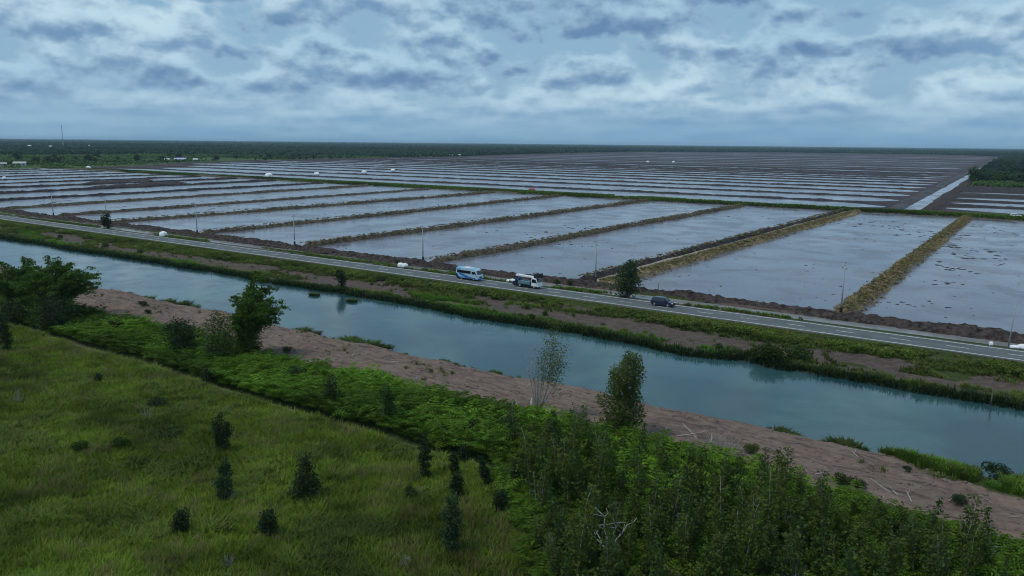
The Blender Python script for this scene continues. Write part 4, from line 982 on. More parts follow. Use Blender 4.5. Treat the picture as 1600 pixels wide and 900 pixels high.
for a, b_, m, w, h in B[:7] + B[-1:]:
    n = 1500 if m == 'straw' else 420
    t = rng.random(n); lat = rng.normal(size=n) * w * .24
    uu = a + (b_ - a) * t + lat; vv = 150 + 247 * t
    Pb.append(np.stack([uu, vv, -.55 + h * np.clip(1 - (np.abs(lat) / (w / 2)) ** 2.2, 0, 1)], -1))
Pb = np.concatenate(Pb)
dgb = [tuft_mesh('bund_tuft', 14, .5, .6, .16, M['drygrass'], 95, 1.0), tuft_mesh('bund_tuft', 14, .55, .6, .16, M['hedge'], 96, 1.0)]
stuff(scatter('bund_grass', Pb, .5 + .6 * rng.random(len(Pb)), dgb, idx=rng.choice(2, len(Pb), p=[.94, .06]), tone=.25 + .6 * rng.random(len(Pb)), seed=11), 'dry grass and straw heaped on the pond bunds', 'dry grass')

# floating weed in the ponds
fw = MB(); r = np.random.default_rng(99)
def patch_at(x, y, s):
    n = int(r.integers(7, 11)); w = np.linspace(0, 2 * math.pi, n, endpoint=False); q = s * r.uniform(.45, 1.15, n)
    st = r.uniform(.5, 1.4); an = r.uniform(0, 3.14)
    px = q * np.cos(w); py = q * np.sin(w) * st; X = x + px * math.cos(an) - py * math.sin(an); Y = y + px * math.sin(an) + py * math.cos(an)
    top = [(X[i], Y[i], -.325) for i in range(n)] + [(x, y, -.29)]
    fw.add(top, [(i, (i + 1) % n, n) for i in range(n)])
vd = np.array([-.572, .82]); sd_ = np.array([.82, .572])
CL = [(-24.1, 276.6, 70, 2.6, 13, 1.5), (-20.2, 253, 45, 2.0, 9, 1.2), (-19.9, 226.5, 40, 1.6, 6, 1.1), (-19.2, 345.5, 45, 3, 12, 1.5), (-19.8, 200.4, 22, 3, 3, .8), (-22.5, 168, 20, 3, 3, .7), (-69.9, 344, 60, 8, 12, 1.2), (-55.8, 333, 40, 7, 10, 1.2), (-38.9, 315, 50, 5, 16, 1.2), (-57.3, 279, 8, 3, 4, 1), (-142.9, 228, 30, 12, 5, .9), (-141, 251, 40, 9, 9, 1.), (-145, 353, 14, 6, 4, 1.5), (-124, 335, 10, 6, 4, 1.5), (-120, 205, 24, 8, 5, .8), (-43.5, 174.6, 3, 1, 1, .7), (-27, 307, 40, 7, 12, 1.2), (-245, 230, 16, 6, 10, .9), (-330, 210, 40, 14, 16, 1.4), (-370, 250, 50, 14, 25, 1.6), (-300, 250, 40, 14, 25, 1.4), (-260, 300, 30, 10, 25, 1.2), (-400, 190, 40, 10, 15, 1.5)]
for x, y, n, a, b, s in CL:
    for _ in range(int(n * (.6 if x < -40 else .42))):
        p = np.array([x, y]) + sd_ * r.normal() * a + vd * r.normal() * b; patch_at(p[0], p[1], s * r.uniform(.25, 1.0))
for _ in range(420):
    x, y = r.uniform(-430, 10), r.uniform(153, 392); patch_at(x, y, r.uniform(.15, .6))
for _ in range(120):
    x, y = r.uniform(-76, 8), r.uniform(153, 392); patch_at(x, y, .12 + .4 * r.random() ** 2)
o = structure('floating_weed', fw.mesh('floating_weed', M['peat'])); o['kind'] = 'stuff'; o['label'] = 'dark patches of floating weed and mud in the ponds'; o['category'] = 'floating weed'

# ------------------------------------------------------------------ utility poles
POLE = [(-31.0, 150.6, 9.0, 'grey utility pole at the foot of the straw-coloured bund nearest the car'), (-83.2, 151.8, 8.9, 'grey utility pole at the double bund, behind the roadside tree'), (-133.4, 150.9, 9.3, 'grey utility pole behind the pair of white bags'), (-183.6, 151.0, 9.2, 'grey utility pole at the pond corner above the wooded bend of the bank'),
        (-231.6, 150.7, 9.2, 'grey utility pole beside the single white bag'), (-288.5, 151.0, 9.2, 'grey utility pole just beyond the small dark roadside tree'), (-329.0, 151.0, 9.2, 'grey utility pole, second from the far end of the row'), (-377.0, 151.0, 9.2, 'grey utility pole at the far end of the row')]
pm = MB().tube([(0, 0, -.4), (0, 0, 9.0)], [.17, .10], 10).mesh('shaft', M['concrete'], True)
arm = MB().box(-.06, .06, -1.0, 1.0, 8.55, 8.67).mesh('crossarm', M['steel'])
insu = MB().tube([(0, 0, 0), (0, 0, .12), (0, 0, .3), (0, 0, .36)], [.05, .09, .10, .03], 8).mesh('insulator', M['steel'], True)
col_ = MB().tube([(0, 0, -.3), (0, 0, 1.3), (0, 0, 1.45)], [.30, .26, .18], 10).mesh('base_sleeve', M['dark'], True)
p0 = None
for a, b, h, lab in POLE:
    if p0 is None:
        p0 = thing('utility_pole', lab, 'utility pole', (a, b, -.5), R(35), (1, 1, h / 9), 'utility poles along the road')
        link('shaft', pm, p0); am = link('crossarm', arm, p0); link('base_sleeve', col_, p0)
        for y, z in ((-.9, 8.67), (.9, 8.67), (0, 9.0)): link('insulator', insu, p0, (0, y, z))
    else: copy_tree(p0, (a, b, -.5), R(35 + rng.uniform(-6, 6)), (1, 1, h / 9), lab)
p1 = thing('utility_pole', 'plain thin grey pole without crossarm beside the heap of white sacks', 'utility pole', (-4.2, 140.6, -.3), 0, 1)
MB().tube([(0, 0, -.4), (.35, .1, 7.0)], [.12, .07], 8).obj('shaft', M['concrete'], p1, True); MB().tube([(.33, .1, 6.9), (.5, .1, 7.15), (.8, .1, 7.2)], [.05, .05, .07], 6).obj('bracket', M['steel'], p1, True)

# ------------------------------------------------------------------ vehicles (front towards +x, near side is -y)
def wheel(parent, x, y, r_, w=.22, rimm='rim'):
    sgn = -1 if y < 0 else 1
    t = MB().tube([(0, -w / 2, 0), (0, -w * .42, 0), (0, w * .42, 0), (0, w / 2, 0)], [r_ * .9, r_, r_, r_ * .9], 18).obj('wheel', M['black'], parent)
    t.location = (x, y, r_)
    MB().tube([(0, sgn * (w / 2 - .02), 0), (0, sgn * (w / 2 + .015), 0)], [r_ * .62, r_ * .5], 14).obj('rim', M[rimm], t)
    return t
def side_poly(parent, name, prof, y, th, m):                  # flat piece standing a little proud of a side wall
    return MB().prism(prof, y - th / 2, y + th / 2, 0, 0).obj(name, M[m], parent)

bus = thing('minibus', 'white minibus with blue waves and dark windows driving on the road', 'minibus', (-106.3, 135.75, 0.008))
MB().prism([(-3.1, .42), (-3.16, 1.0), (-3.12, 2.35), (-2.95, 2.58), (-2.5, 2.66), (1.3, 2.68), (2.1, 2.60), (2.42, 2.44), (2.60, 2.20), (2.95, 1.40), (3.12, 1.22), (3.18, .55), (3.05, .38)], -1.0, 1.0, .07, 0, (1.3, .07)).obj('body', M['buswhite'], bus)
for sg in (-1, 1):
    y = sg * .985
    side_poly(bus, 'window', [(-2.75, 1.50), (-2.8, 2.10), (1.05, 2.12), (1.05, 1.46)], y - sg * .03, .07, 'glass')
    side_poly(bus, 'front_window', [(1.35, 1.42), (1.35, 2.0), (2.30, 2.0), (2.62, 1.36)], y - sg * .03, .07, 'glass')
    side_poly(bus, 'rear_panel', [(-3.1, .46), (-3.12, 1.38), (-2.7, 1.2), (-2.2, .62), (-2.2, .46)], sg * 1.0, .03, 'navy')
    side_poly(bus, 'wave_stripe', [(-2.5, 1.42), (-1.7, 1.44), (-.9, 1.34), (-.2, 1.08), (.6, .86), (1.5, .74), (1.5, .60), (-.2, .56), (-.9, .72), (-1.6, 1.02)], sg * 1.0, .035, 'blue')
    side_poly(bus, 'lower_panel', [(-2.2, .44), (-2.2, .62), (-1.95, .70), (-1.2, .48), (.3, .62), (1.4, .72), (2.3, .74), (2.3, .44)], sg * .995, .03, 'blue')
    side_poly(bus, 'pale_stripe', [(-2.3, 1.25), (-1.6, 1.05), (-1.1, .72), (-.7, .47), (-1.2, .47), (-1.7, .8)], sg * 1.0, .03, 'skyblue')
    side_poly(bus, 'rear_stripe', [(-3.0, 2.15), (-3.0, 2.46), (-1.6, 2.44), (-2.0, 2.14)], sg * .925, .06, 'skyblue')
    wheel(bus, -1.55, sg * .88, .37); wheel(bus, 1.85, sg * .88, .37)
    MB().box(2.55, 2.65, sg * 1.2 - .08, sg * 1.2 + .08, 1.35, 1.72, .03).obj('mirror', M['black'], bus)
    MB().box(3.08, 3.2, sg * .72 - .2, sg * .72 + .2, .78, .98, .03).obj('headlight', M['lamp'], bus)
    MB().box(-3.2, -3.1, sg * .85 - .08, sg * .85 + .08, .8, 1.2, .02).obj('tail_light', M['redlamp'], bus)
MB().add([(2.54, -.80, 2.20), (2.54, .80, 2.20), (2.90, .90, 1.42), (2.90, -.90, 1.42), (2.62, -.79, 2.24), (2.62, .79, 2.24), (3.0, .89, 1.44), (3.0, -.89, 1.44)], [(4, 5, 6, 7), (0, 3, 2, 1), (0, 4, 7, 3), (1, 2, 6, 5), (0, 1, 5, 4), (3, 7, 6, 2)]).obj('windscreen', M['glass'], bus)
MB().box(3.02, 3.24, -.98, .98, .36, .60, .05).obj('bumper', M['blue'], bus)
MB().box(3.12, 3.19, -.5, .5, .70, .92, .02).obj('grille', M['black'], bus)
MB().box(-3.19, -3.11, -.8, .8, 1.5, 2.2, .02).obj('rear_window', M['glass'], bus)
MB().box(-2.9, 2.6, -.8, .8, .16, .45).obj('under_shade_box', M['black'], bus)  # black box added under the floor to block light for a contact shadow
MB().box(-1.2, .2, -.55, .55, 2.64, 2.80, .06).obj('roof_unit', M['white'], bus)
MB().box(1.0, 1.9, -.7, .7, 2.56, 2.69, .04).obj('roof_panel', M['skyblue'], bus)
MB().box(-2.95, -1.9, -.82, .82, 2.56, 2.69, .03).obj('roof_panel', M['skyblue'], bus)

tr_ = thing('crane_truck', 'white truck with folded white boom and dark basket above its cab', 'truck', (-90.9, 136.05, 0.008))
MB().box(-3.1, 3.0, -.80, .80, .22, .70, .02).obj('chassis', M['black'], tr_)
MB().prism([(1.55, .50), (1.55, 2.05), (1.75, 2.18), (2.45, 2.18), (2.75, 2.02), (3.12, 1.30), (3.2, .5)], -.98, .98, .06, 0, (1.3, .06)).obj('cab', M['white'], tr_)
for sg in (-1, 1):
    side_poly(tr_, 'side_window', [(1.72, 1.26), (1.72, 1.99), (2.60, 1.99), (2.98, 1.24)], sg * .955, .06, 'glass')
    MB().box(-1.75, 1.25, sg * .80 - .22, sg * .80 + .22, .72, 1.32, .03).obj('locker', M['teal'], tr_)
    for q in (-.75, .25): MB().box(q - .46, q + .46, sg * 1.03 - .012, sg * 1.03 + .012, .80, 1.24, .01).obj('locker_door', M['teal'], tr_)
    MB().box(1.28, 1.50, sg * .85 - .14, sg * .85 + .14, .55, 1.55, .03).obj('outrigger', M['navy'], tr_)
    MB().box(-2.55, -2.30, sg * .85 - .14, sg * .85 + .14, .35, 1.55, .03).obj('outrigger', M['navy'], tr_)
    wheel(tr_, 2.25, sg * .84, .40); wheel(tr_, -1.35, sg * .80, .40, .42)
    MB().box(2.98, 3.22, sg * .72 - .17, sg * .72 + .17, .78, .98, .03).obj('headlight', M['lamp'], tr_)
    MB().box(2.75, 2.86, sg * 1.16 - .08, sg * 1.16 + .08, 1.35, 1.75, .03).obj('mirror', M['black'], tr_)
    MB().tube([(-2.2, sg * .5, 1.3), (-1.9, sg * .35, 2.1)], [.10, .10], 8).obj('lift_strut', M['blue'], tr_)
MB().box(-1.8, 1.3, -.58, .58, .80, 1.22, .02).obj('deck', M['steel'], tr_)
MB().add([(2.72, -.80, 1.98), (2.72, .80, 1.98), (3.10, .88, 1.34), (3.10, -.88, 1.34), (2.78, -.79, 2.02), (2.78, .79, 2.02), (3.16, .87, 1.36), (3.16, -.87, 1.36)], [(4, 5, 6, 7), (0, 3, 2, 1), (0, 4, 7, 3), (1, 2, 6, 5), (0, 1, 5, 4), (3, 7, 6, 2)]).obj('windscreen', M['glass'], tr_)
MB().box(3.05, 3.28, -.98, .98, .42, .66, .05).obj('bumper', M['white'], tr_)
MB().box(-3.3, -3.0, -.95, .95, .45, 1.0, .04).obj('rear_bumper', M['black'], tr_)
MB().prism([(-2.75, 1.2), (-2.35, 2.25), (-1.95, 2.25), (-1.75, 1.2)], -.35, .35, .05).obj('turret', M['navy'], tr_)
bm_ = MB().prism([(-2.75, 2.18), (-2.75, 2.62), (2.1, 2.42), (2.1, 2.12)], -.50, .30, .06).obj('boom', M['white'], tr_)
MB().box(-2.5, 1.8, .45, .72, 2.10, 2.36, .04).obj('upper_boom', M['white'], tr_)
MB().box(1.25, 1.45, -.5, .5, 1.3, 2.15, .03).obj('boom_rest', M['steel'], tr_)
bk = MB()
for a in (2.05, 3.35): bk.box(a - .04, a + .04, -.7, .7, 2.35, 3.05, .01)
for sg in (-.7, .7): bk.box(2.0, 3.4, sg - .03, sg + .03, 2.33, 3.02, .01)
bk.box(2.0, 3.4, -.7, .7, 2.28, 2.36, .01)
basket = bk.obj('basket', M['black'], tr_)
rl = MB()
for sg in (-.7, .7): rl.tube([(1.75, sg, 3.16), (2.3, sg, 3.02), (2.8, sg, 3.02), (3.45, sg, 3.2)], [.06] * 4, 6)
rl.tube([(3.45, -.7, 3.2), (3.45, .7, 3.2)], [.06] * 2, 6); rl.tube([(1.75, -.7, 3.16), (1.75, .7, 3.16)], [.06] * 2, 6)
rl.obj('rail', M['black'], basket)
MB().tube([(2.7, .2, 3.0), (2.7, .2, 3.9)], [.02, .015], 5).obj('aerial', M['black'], tr_)

def suv(name, lab, loc, paint, rz=0.0, cat='car', sc_=1.0):
    c = thing(name, lab, cat, loc, rz, sc_)
    MB().prism([(-2.15, .38), (-2.22, .75), (-2.15, 1.02), (-1.9, 1.08), (.95, 1.02), (1.75, .93), (2.12, .78), (2.2, .5), (2.1, .30), (-2.0, .30)], -.90, .90, .07).obj('body', paint, c)
    MB().prism([(-2.08, 1.02), (-1.75, 1.56), (-1.2, 1.66), (-.1, 1.68), (.35, 1.60), (1.12, 1.0)], -.84, .84, .05, 0, (1.0, .22)).obj('cabin', paint, c)
    for sg in (-1, 1):
        g = MB(); y0, y1 = sg * .855, sg * .745
        for prof in ([(-1.75, 1.10), (-1.55, 1.50), (-.75, 1.54), (-.75, 1.10)], [(-.66, 1.10), (-.66, 1.54), (.22, 1.53), (.80, 1.10)]):
            P = [(x, sg * (.86 - (z - 1.0) * .22) , z) for x, z in prof] + [(x, sg * (.82 - (z - 1.0) * .22), z) for x, z in prof]
            k_ = len(prof); MB().add(P, [tuple(range(k_)), tuple(range(2 * k_ - 1, k_ - 1, -1))] + [(i, (i + 1) % k_, k_ + (i + 1) % k_, k_ + i) for i in range(k_)]).obj('side_window', M['glass'], c)
        wheel(c, -1.38, sg * .80, .34); wheel(c, 1.32, sg * .80, .34)
        MB().box(.72, .92, sg * .98 - .09, sg * .98 + .09, 1.02, 1.18, .03).obj('mirror', paint, c)
        MB().box(2.0, 2.19, sg * .62 - .18, sg * .62 + .18, .68, .82, .03).obj('headlight', M['lamp'], c)
        MB().box(-2.24, -2.12, sg * .68 - .14, sg * .68 + .14, .78, 1.0, .02).obj('tail_light', M['redlamp'], c)
    for nm, xs in (('windscreen', [(.38, 1.585), (1.08, 1.06)]), ('rear_window', [(-1.80, 1.53), (-2.07, 1.10)])):
        (xa, za), (xb, zb) = xs; s_ = 1 if xb > 0 else -1; wa, wb = .64, .76
        P = [(xa, -wa, za), (xa, wa, za), (xb, wb, zb), (xb, -wb, zb)]; Q = [(x + .045 * s_, y, z + .045) for x, y, z in P]
        MB().add(P + Q, [(4, 5, 6, 7), (3, 2, 1, 0), (0, 1, 5, 4), (1, 2, 6, 5), (2, 3, 7, 6), (3, 0, 4, 7)]).obj(nm, M['glass'], c)
    MB().box(-1.9, 1.9, -.74, .74, .14, .34).obj('under_shade_box', M['black'], c)  # added black box that keeps light out from under the car
    MB().box(2.08, 2.24, -.8, .8, .32, .52, .04).obj('bumper', M['black'], c)
    MB().box(2.12, 2.22, -.42, .42, .60, .78, .02).obj('grille', M['black'], c)
    return c
suv('car', 'dark slate-blue car driving along the road past the roadside tree', (-59.6, 135.5, 0.008), M['carblue'])
suv('car', 'white car parked on the grassy strip behind the ponds', (-15.4, 404.5, 0.55), M['white'], 0.05)

# ------------------------------------------------------------------ white bags and heaps
def bag(seed, sx, sy, sz, m='sack', pw=.75):
    bm = bmesh.new(); bmesh.ops.create_icosphere(bm, subdivisions=3, radius=1.0); r = np.random.default_rng(seed); ph = r.uniform(0, 6, 6)
    for q in bm.verts:
        x, y, z = q.co; f = 1 + .07 * math.sin(5 * x + ph[0]) * math.sin(4 * y + ph[1]) + .05 * math.sin(9 * z + ph[2] + 3 * x) + .03 * math.sin(13 * y + ph[3])
        a = [math.copysign(abs(t) ** pw, t) for t in (x, y, z)]
        q.co = (a[0] * f * sx / 2, a[1] * f * sy / 2, max(-.30, a[2] * f) * sz / 1.35 + .30 * sz / 1.35)
    mb = MB(); mb.bm(bm); return mb.mesh('bag', M[m], True)
for i, (nm, lab, a, b, z, sx, sy, sz, rz, cat) in enumerate([
    ('bulk_bag', 'big white bag on the verge, farther one of a touching pair', -130.4, 139.3, 0, 1.5, 1.3, 1.15, .1, 'bag'),
    ('bulk_bag', 'big white bag on the verge, nearer one of a touching pair', -129.0, 139.3, 0, 1.6, 1.3, 1.15, -.1, 'bag'),
    ('bulk_bag', 'single round white bag on the verge far along the road', -231.5, 138.7, 0, 2.6, 1.8, 1.6, .2, 'bag'),
    ('white_sack', 'small upright white sack alone on the verge', -6.4, 138.9, 0, .62, .6, .62, 0, 'sack'),
    ('white_sack', 'flat white sack, the low end of the heap by the thin pole', -3.3, 139.2, 0, 1.4, .9, .45, .3, 'sack'),
    ('white_sack', 'large white sack in the middle of the heap by the thin pole', -2.2, 139.4, 0, 1.6, 1.1, .75, -.2, 'sack'),
    ('white_sack', 'large white sack at the back of the heap by the thin pole', -1.2, 140.3, 0, 1.7, 1.2, 1.0, .3, 'sack'),
    ('white_sack', 'greyish white sack at the far end of the heap by the thin pole', -.4, 139.2, 0, 1.3, .9, .6, .5, 'sack'),
    ('white_sack', 'flat white sack on the verge behind the truck', -97.9, 139.0, 0, 1.2, .9, .5, .2, 'sack'),
    ('white_sack', 'plump white sack touching the flat one behind the truck', -96.9, 139.1, 0, 1.3, .9, .75, -.3, 'sack'),
    ('white_sack', 'small white sack at the foot of the roadside tree', -68.0, 138.8, 0, .5, .45, .6, 0, 'sack'),
    ('covered_heap', 'white dome-shaped heap on the access strip, nearest of the far white heaps', -553.6, 431, -.3, 6.5, 5.0, 3.6, 0, 'heap'),
    ('covered_heap', 'white dome-shaped heap among far strips, second of the far white heaps', -560.0, 489, -.3, 5.6, 4.0, 2.8, 0, 'heap'),
    ('covered_heap', 'white dome-shaped heap beside brown spoil, third of the far white heaps', -564.4, 553, -.3, 5.4, 4.0, 2.8, 0, 'heap'),
    ('covered_heap', 'white dome-shaped heap beside brown spoil, fourth and smallest of the far white heaps', -583.5, 614, -.3, 4.6, 4.0, 2.6, 0, 'heap'),
    ('covered_heap', 'low white heap at the left end of the far strips below the farm building'.replace('left ', ''), -850, 430, -.3, 7, 4, 2.0, 0, 'heap'),
    ('covered_heap', 'tiny white heap far out on the brown peat', -592, 1255, -.3, 5, 4, 3.2, 0, 'heap'),
    ('covered_heap', 'tiny white heap farther out on the brown peat beside its twin', -560, 1290, -.3, 4.5, 4, 3.0, 0, 'heap'),
    ('covered_heap', 'small white heap on a bund near the farm building with dark doorway', -640, 262, .4, 3.2, 2.4, 2.0, 0, 'heap')]):
    thing(nm, lab, cat, (a, b, z), rz, 1, None, bag(800 + i, sx, sy, sz))
thing('covered_heap', 'dark red covered heap on the grassy strip behind the ponds', 'heap', (-275.0, 415, -.1), 0, 1, None, bag(850, 4.2, 3.2, 2.6, 'redtarp'))
# cut brushwood under the roadside tree
mb = MB(); r = np.random.default_rng(61)
for i in range(110):
    p = np.array([r.normal() * .9, r.normal() * .3, .05]); ph = r.uniform(0, 6.28)
    limb(mb, p, p + np.array([math.cos(ph) * .8, math.sin(ph) * .35, r.uniform(.1, .9)]), .035, .015, r, .12, 4, 4)
thing('brushwood', 'dark heap of brushwood under the roadside tree', 'brushwood', (-69.2, 138.75, 0), 0, 1, None, mb.mesh('brushwood', M['dark']))
thing('fallen_branch', 'thin pale branch leaning on the brushwood under the roadside tree', 'branch', (-69.6, 138.4, 0), 0, 1, None, MB().tube([(0, 0, 1.0), (1.3, -.1, .05)], [.035, .03], 5).mesh('fallen_branch', M['wood']))

# ------------------------------------------------------------------ far buildings, mast
def house(name, lab, cat, a, b, lx, ly, hw, hr, rz, roof='roofwhite', nwin=2, z=-.4, wallm='wall'):
    h = thing(name, lab, cat, (a, b, z), rz)
    MB().box(-lx / 2, lx / 2, -ly / 2, ly / 2, 0, hw).obj('wall', M[wallm], h)
    e = .5
    MB().prism([(-ly / 2 - e, hw), (0, hw + hr), (ly / 2 + e, hw), (ly / 2 + e, hw + .2), (0, hw + hr + .22), (-ly / 2 - e, hw + .2)], -lx / 2 - e, lx / 2 + e).obj('roof', M[roof], h).rotation_euler = (0, 0, R(90))
    for i in range(nwin):
        x = -lx / 2 + lx * (i + .5) / nwin
        if i == nwin // 2: MB().box(x - .9, x + .9, -ly / 2 - .06, -ly / 2 + .1, .05, min(2.4, hw - .3)).obj('door', M['dark'], h)
        else: MB().box(x - .7, x + .7, -ly / 2 - .06, -ly / 2 + .1, 1.0, min(2.2, hw - .3)).obj('window', M['dark'], h)
    return h
va = math.atan2(-1, 1.4)
house('farm_building', 'long farm building with pale blue sheet roof at the edge of the scrub', 'farm building', -1042, 659, 16, 8, 3.2, 2.0, .9, 'roofblue', 4)
house('shed', 'small white shed at one end of the blue-roofed farm building', 'shed', -1055, 646, 6, 5, 3.0, 1.2, .9, 'roofwhite', 2)
house('shed', 'small white shed at the other end of the blue-roofed farm building', 'shed', -1030, 675, 6, 5, 3.0, 1.2, .9, 'roofwhite', 2)
house('farm_building', 'grey-roofed farm building with dark doorway beside the green scrub', 'farm building', -957, 409, 12, 7, 3.0, 1.8, 1.0, 'roofgrey', 3)
house('shed', 'small grey shed next to the farm building with dark doorway', 'shed', -966, 396, 6, 5, 2.6, 1.2, 1.0, 'roofgrey', 2)
house('shed', 'low white shed in front of the dark forest, the smaller of two', 'shed', -1122, 1262, 9, 6, 3.0, 1.4, .8, 'roofwhite', 2)
house('shed', 'long low white shed in front of the dark forest', 'shed', -1140, 1402, 25, 8, 3.2, 1.6, .8, 'roofwhite', 4)
HS = []
for i, (a, b, s) in enumerate([(-3254, 1431, 12), (-3015, 1397, 10), (-3724, 1980, 11), (-3446, 1757, 9), (-3530, 2556, 12)]):
    HS.append((a, b)); house('house', 'white-roofed house far out among the trees near the horizon', 'house', a, b, s * .95, s * .65, 3.4, 2.4, rng.uniform(.5, 1.3), 'roofwhite', 2, -.4)['group'] = 'houses far out among the trees'
ms = thing('radio_mast', 'tall thin lattice mast standing against the sky on the horizon', 'mast', (-2706, 1294, -.4))
lg_ = MB()
for k in range(3):
    w = 2 * math.pi * k / 3; lg_.tube([(2.2 * math.cos(w), 2.2 * math.sin(w), 0), (.7 * math.cos(w), .7 * math.sin(w), 76)], [.42, .28], 6)
lg_.obj('leg_frame', M['steel'], ms)
br_ = MB()
for j in range(22):
    z0, z1 = j * 3.4, j * 3.4 + 3.4; r0, r1 = 2.2 - 1.5 * z0 / 76, 2.2 - 1.5 * z1 / 76
    for k in range(3):
        w0, w1 = 2 * math.pi * k / 3, 2 * math.pi * (k + 1) / 3; br_.tube([(r0 * math.cos(w0), r0 * math.sin(w0), z0), (r1 * math.cos(w1), r1 * math.sin(w1), z1)], [.16, .16], 4)
br_.obj('bracing', M['steel'], ms)

# ------------------------------------------------------------------ scrub and far forest
def inpoly(px, py, poly):
    c = np.zeros(len(px), bool); n = len(poly)
    for i in range(n):
        x0, y0 = poly[i]; x1, y1 = poly[(i + 1) % n]
        if y0 == y1: continue
        c ^= ((y0 > py) != (y1 > py)) & (px < (x1 - x0) * (py - y0) / (y1 - y0) + x0)
    return c
PEAT = [(-880, 150), (-860, 416), (-905, 505), (-995, 650), (-1050, 800), (-1105, 1144), (-1100, 1330), (-1270, 1820), (-1510, 3100), (-1100, 3900), (-330, 3700), (-185, 3300), (-110, 1400), (-88, 930), (-62, 800), (60, 735), (60, 150)]
SCRUB = [(-880, 100), (-870, 416), (-905, 505), (-1000, 660), (-1055, 800), (-1110, 1150), (-1130, 1200), (-1250, 1000), (-1550, 900), (-1600, 780), (-1440, 585), (-1300, 100)]
def blob(name, seed, n, m, spread, hh, leafy=False, sub=1):
    r = np.random.default_rng(seed); mb = MB()
    for i in range(n):
        bm = bmesh.new(); bmesh.ops.create_icosphere(bm, subdivisions=sub, radius=1)
        s = r.uniform(.7, 1.3); c = np.array([r.normal() * spread, r.normal() * spread, hh * r.uniform(.45, .95)])
        for q in bm.verts: q.co = Vector(q.co * r.uniform(.65, 1.3) * s) * Vector((1, 1, r.uniform(.8, 1.2))) if False else q.co * float(r.uniform(.62, 1.35) * s)
        for q in bm.verts: q.co = Vector(c) + Vector((q.co.x * hh * .28, q.co.y * hh * .28, q.co.z * hh * .34))
        mb.bm(bm)
    return mb.mesh(name, m)
fr = [blob('forest_tree', i, 3, M['forest'], 1.6, 8) for i in range(3)]
def wedge(n, d0, d1, r, pw=1.0):
    d = d0 + (d1 - d0) * r.random(n) ** pw; s = r.uniform(-.70, .70, n) * d
    a = R(34.9); return -math.sin(a) * d + math.cos(a) * s, math.cos(a) * d + math.sin(a) * s
FP, FS, FT = [], [], []
for n, d0, d1, s0 in [(90000, 600, 2600, .85), (80000, 2600, 5000, 1.25), (75000, 5000, 11000, 2.3), (50000, 11000, 24000, 4.0)]:
    u, v = wedge(n, d0, d1, rng, .62)
    k = ~inpoly(u, v, PEAT) & ~inpoly(u, v, SCRUB) & (v > 480) & ~((u > -1130) & (v < 790)) & ((u < -60 - .0455 * (v - 420) - 9) | (u > -52 - .0455 * (v - 420)))
    for a_, b_ in HS:
        hd = math.hypot(a_, b_); al = (u * a_ + v * b_) / hd; la = np.abs(u * b_ - v * a_) / hd
        k &= ~((al > hd - 850) & (al < hd + 12) & (la < 16 + .02 * (hd - al)))
    tn = fbm(u * .0016, v * .0016, 401, 4)
    k &= (rng.random(n) < np.where(tn > .62, .35, 1.0))
    u, v, tn = u[k], v[k], tn[k]
    FP.append(np.stack([u, v, np.full(len(u), -.5)], -1)); q = s0 * (.6 + .6 * rng.random(len(u))); FS.append(np.stack([q, q, np.minimum(q, 1.0 + .25 * q) * (.75 + .4 * rng.random(len(u)))], -1)); FT.append(np.clip(.35 + 1.8 * (tn - .5) + .15 * rng.normal(size=len(u)), 0, 1))
stuff(scatter('forest', np.concatenate(FP), np.concatenate(FS), fr, tone=np.concatenate(FT), seed=20), 'dark unbroken forest reaching to the horizon', 'forest')
sb = [blob('scrub_bush', 30 + i, 2, M['scrub'], 1.2, 4) for i in range(3)]
u, v = rand_in(46000, -2300, -870, 100, 1300, rng)
k = inpoly(u, v, SCRUB) & (fbm(u * .012, v * .016, 411, 4) > .43)
u, v = u[k], v[k]
stuff(scatter('scrub', np.stack([u, v, np.full(len(u), -.5)], -1), .4 + .8 * rng.random(len(u)) ** 2, sb, tone=np.clip(.5 + 1.5 * (fbm(u * .01, v * .01, 421, 3) - .5), 0, 1), seed=21), 'green scrub between ponds and forest', 'scrub')
ST = [(-1292, 548), (-1145, 489), (-1192, 556), (-1152, 548), (-1179, 579), (-1136, 576), (-1356, 633), (-1046, 466), (-1034, 486), (-1187, 748), (-1243, 642), (-1117, 609), (-1281, 790), (-1479, 788), (-1010, 520), (-1090, 660), (-1120, 700), (-1060, 730), (-990, 455), (-1230, 480), (-1075, 545), (-1150, 830), (-1180, 900), (-1110, 870)]
tmf, cmf = tree_mesh('tree', 8, 8, 420, 1.5, M['darkleaf'], M['bark'], 901, 'round', .25, .1)
t0 = None
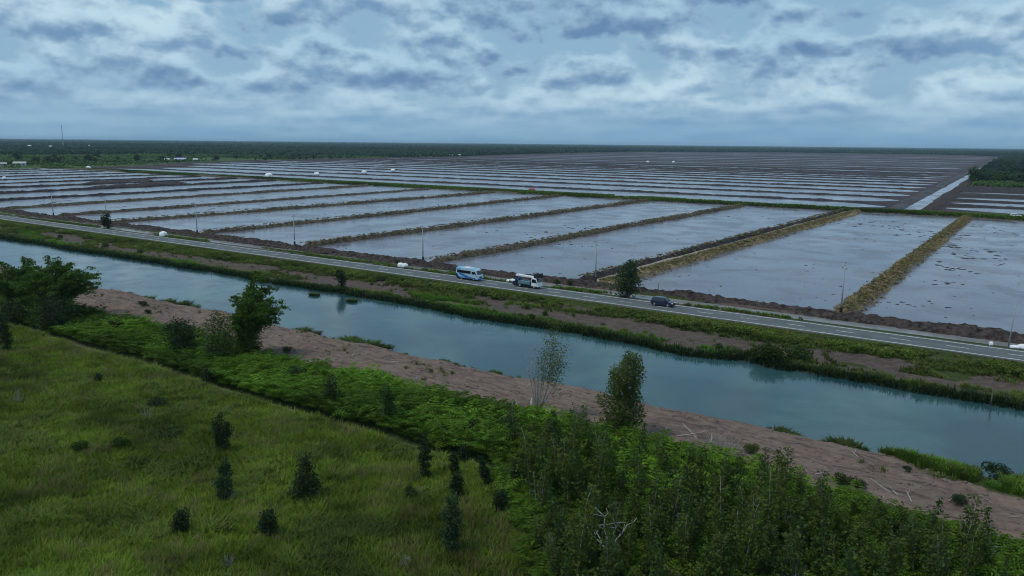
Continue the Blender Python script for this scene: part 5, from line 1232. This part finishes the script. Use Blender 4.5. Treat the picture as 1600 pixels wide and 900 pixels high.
for a, b in ST:
    s = rng.uniform(.7, 1.25)
    if t0 is None: t0 = plant('scrub_tree', 'dark round tree standing out of the far green scrub', 'tree', (a, b, -.5), tmf, cmf, 0, s, 'dark trees in the far scrub')
    else: copy_tree(t0, (a, b, -.5), rng.uniform(0, 6), (s * 1.2, s * 1.2, s))
plant('scrub_tree', 'tall dark tree at the scrub edge near the blue-roofed farm building', 'tree', (-985, 562, -.5), tmf, cmf, 1, (1.1, 1.1, 1.4))
# edge trees of the near forest block beside the straight canal
t1 = None
tmn, cmn = tree_mesh('tree', 9, 5.5, 620, .95, M['midleaf'], M['bark'], 902, 'column', .18, .12)
for i in range(120):
    a = rng.uniform(-64, 45); b = 800 + 170 * rng.random() ** 1.5 + max(0, -(a + 52)) * 6
    if a < -50 - .0455 * (b - 420) + 6: continue
    s = rng.uniform(.6, 1.05)
    if t1 is None: t1 = plant('forest_tree', 'dark slender tree at the front of the forest block beside the straight drain', 'tree', (a, b, -.5), tmn, cmn, 0, s, 'front trees of the forest block by the drain')
    else: copy_tree(t1, (a, b, -.5), rng.uniform(0, 6), s)
plant('tree', 'tall dark tree at the corner of the forest block beside the straight drain', 'tree', (-66.5, 812, -.5), tmn, cmn, 0, (2.0, 2.0, 1.55))
u, v = rand_in(2600, -62, 60, 700, 815, rng)
k = (rng.random(len(u)) < sstep(700, 770, v)) & (u > -52 - .0455 * (v - 420)); u, v = u[k], v[k]
stuff(scatter('forest_edge_scrub', np.stack([u, v, np.full(len(u), -.5)], -1), .35 + .4 * rng.random(len(u)), sb, tone=.2 + .4 * rng.random(len(u)), seed=22), 'scrub fringe in front of the forest block', 'scrub')

# ------------------------------------------------------------------ air: thin even haze round everything
hm = bpy.data.materials.new('haze'); hm.use_nodes = True; nt = hm.node_tree; nt.nodes.clear()
pv = N(nt, 'ShaderNodeVolumePrincipled', in_Color=(0.58, 0.80, 1.0, 1), in_Density=4.8e-5, in_Anisotropy=0.0)
ho = N(nt, 'ShaderNodeOutputMaterial'); L(nt, pv.outputs[0], ho.inputs['Volume'])
hz_ = MB().box(-34000, 34000, -9500, 38000, -4.0, 86.0).mesh('haze', hm)
o = link('haze', hz_); o['kind'] = 'stuff'
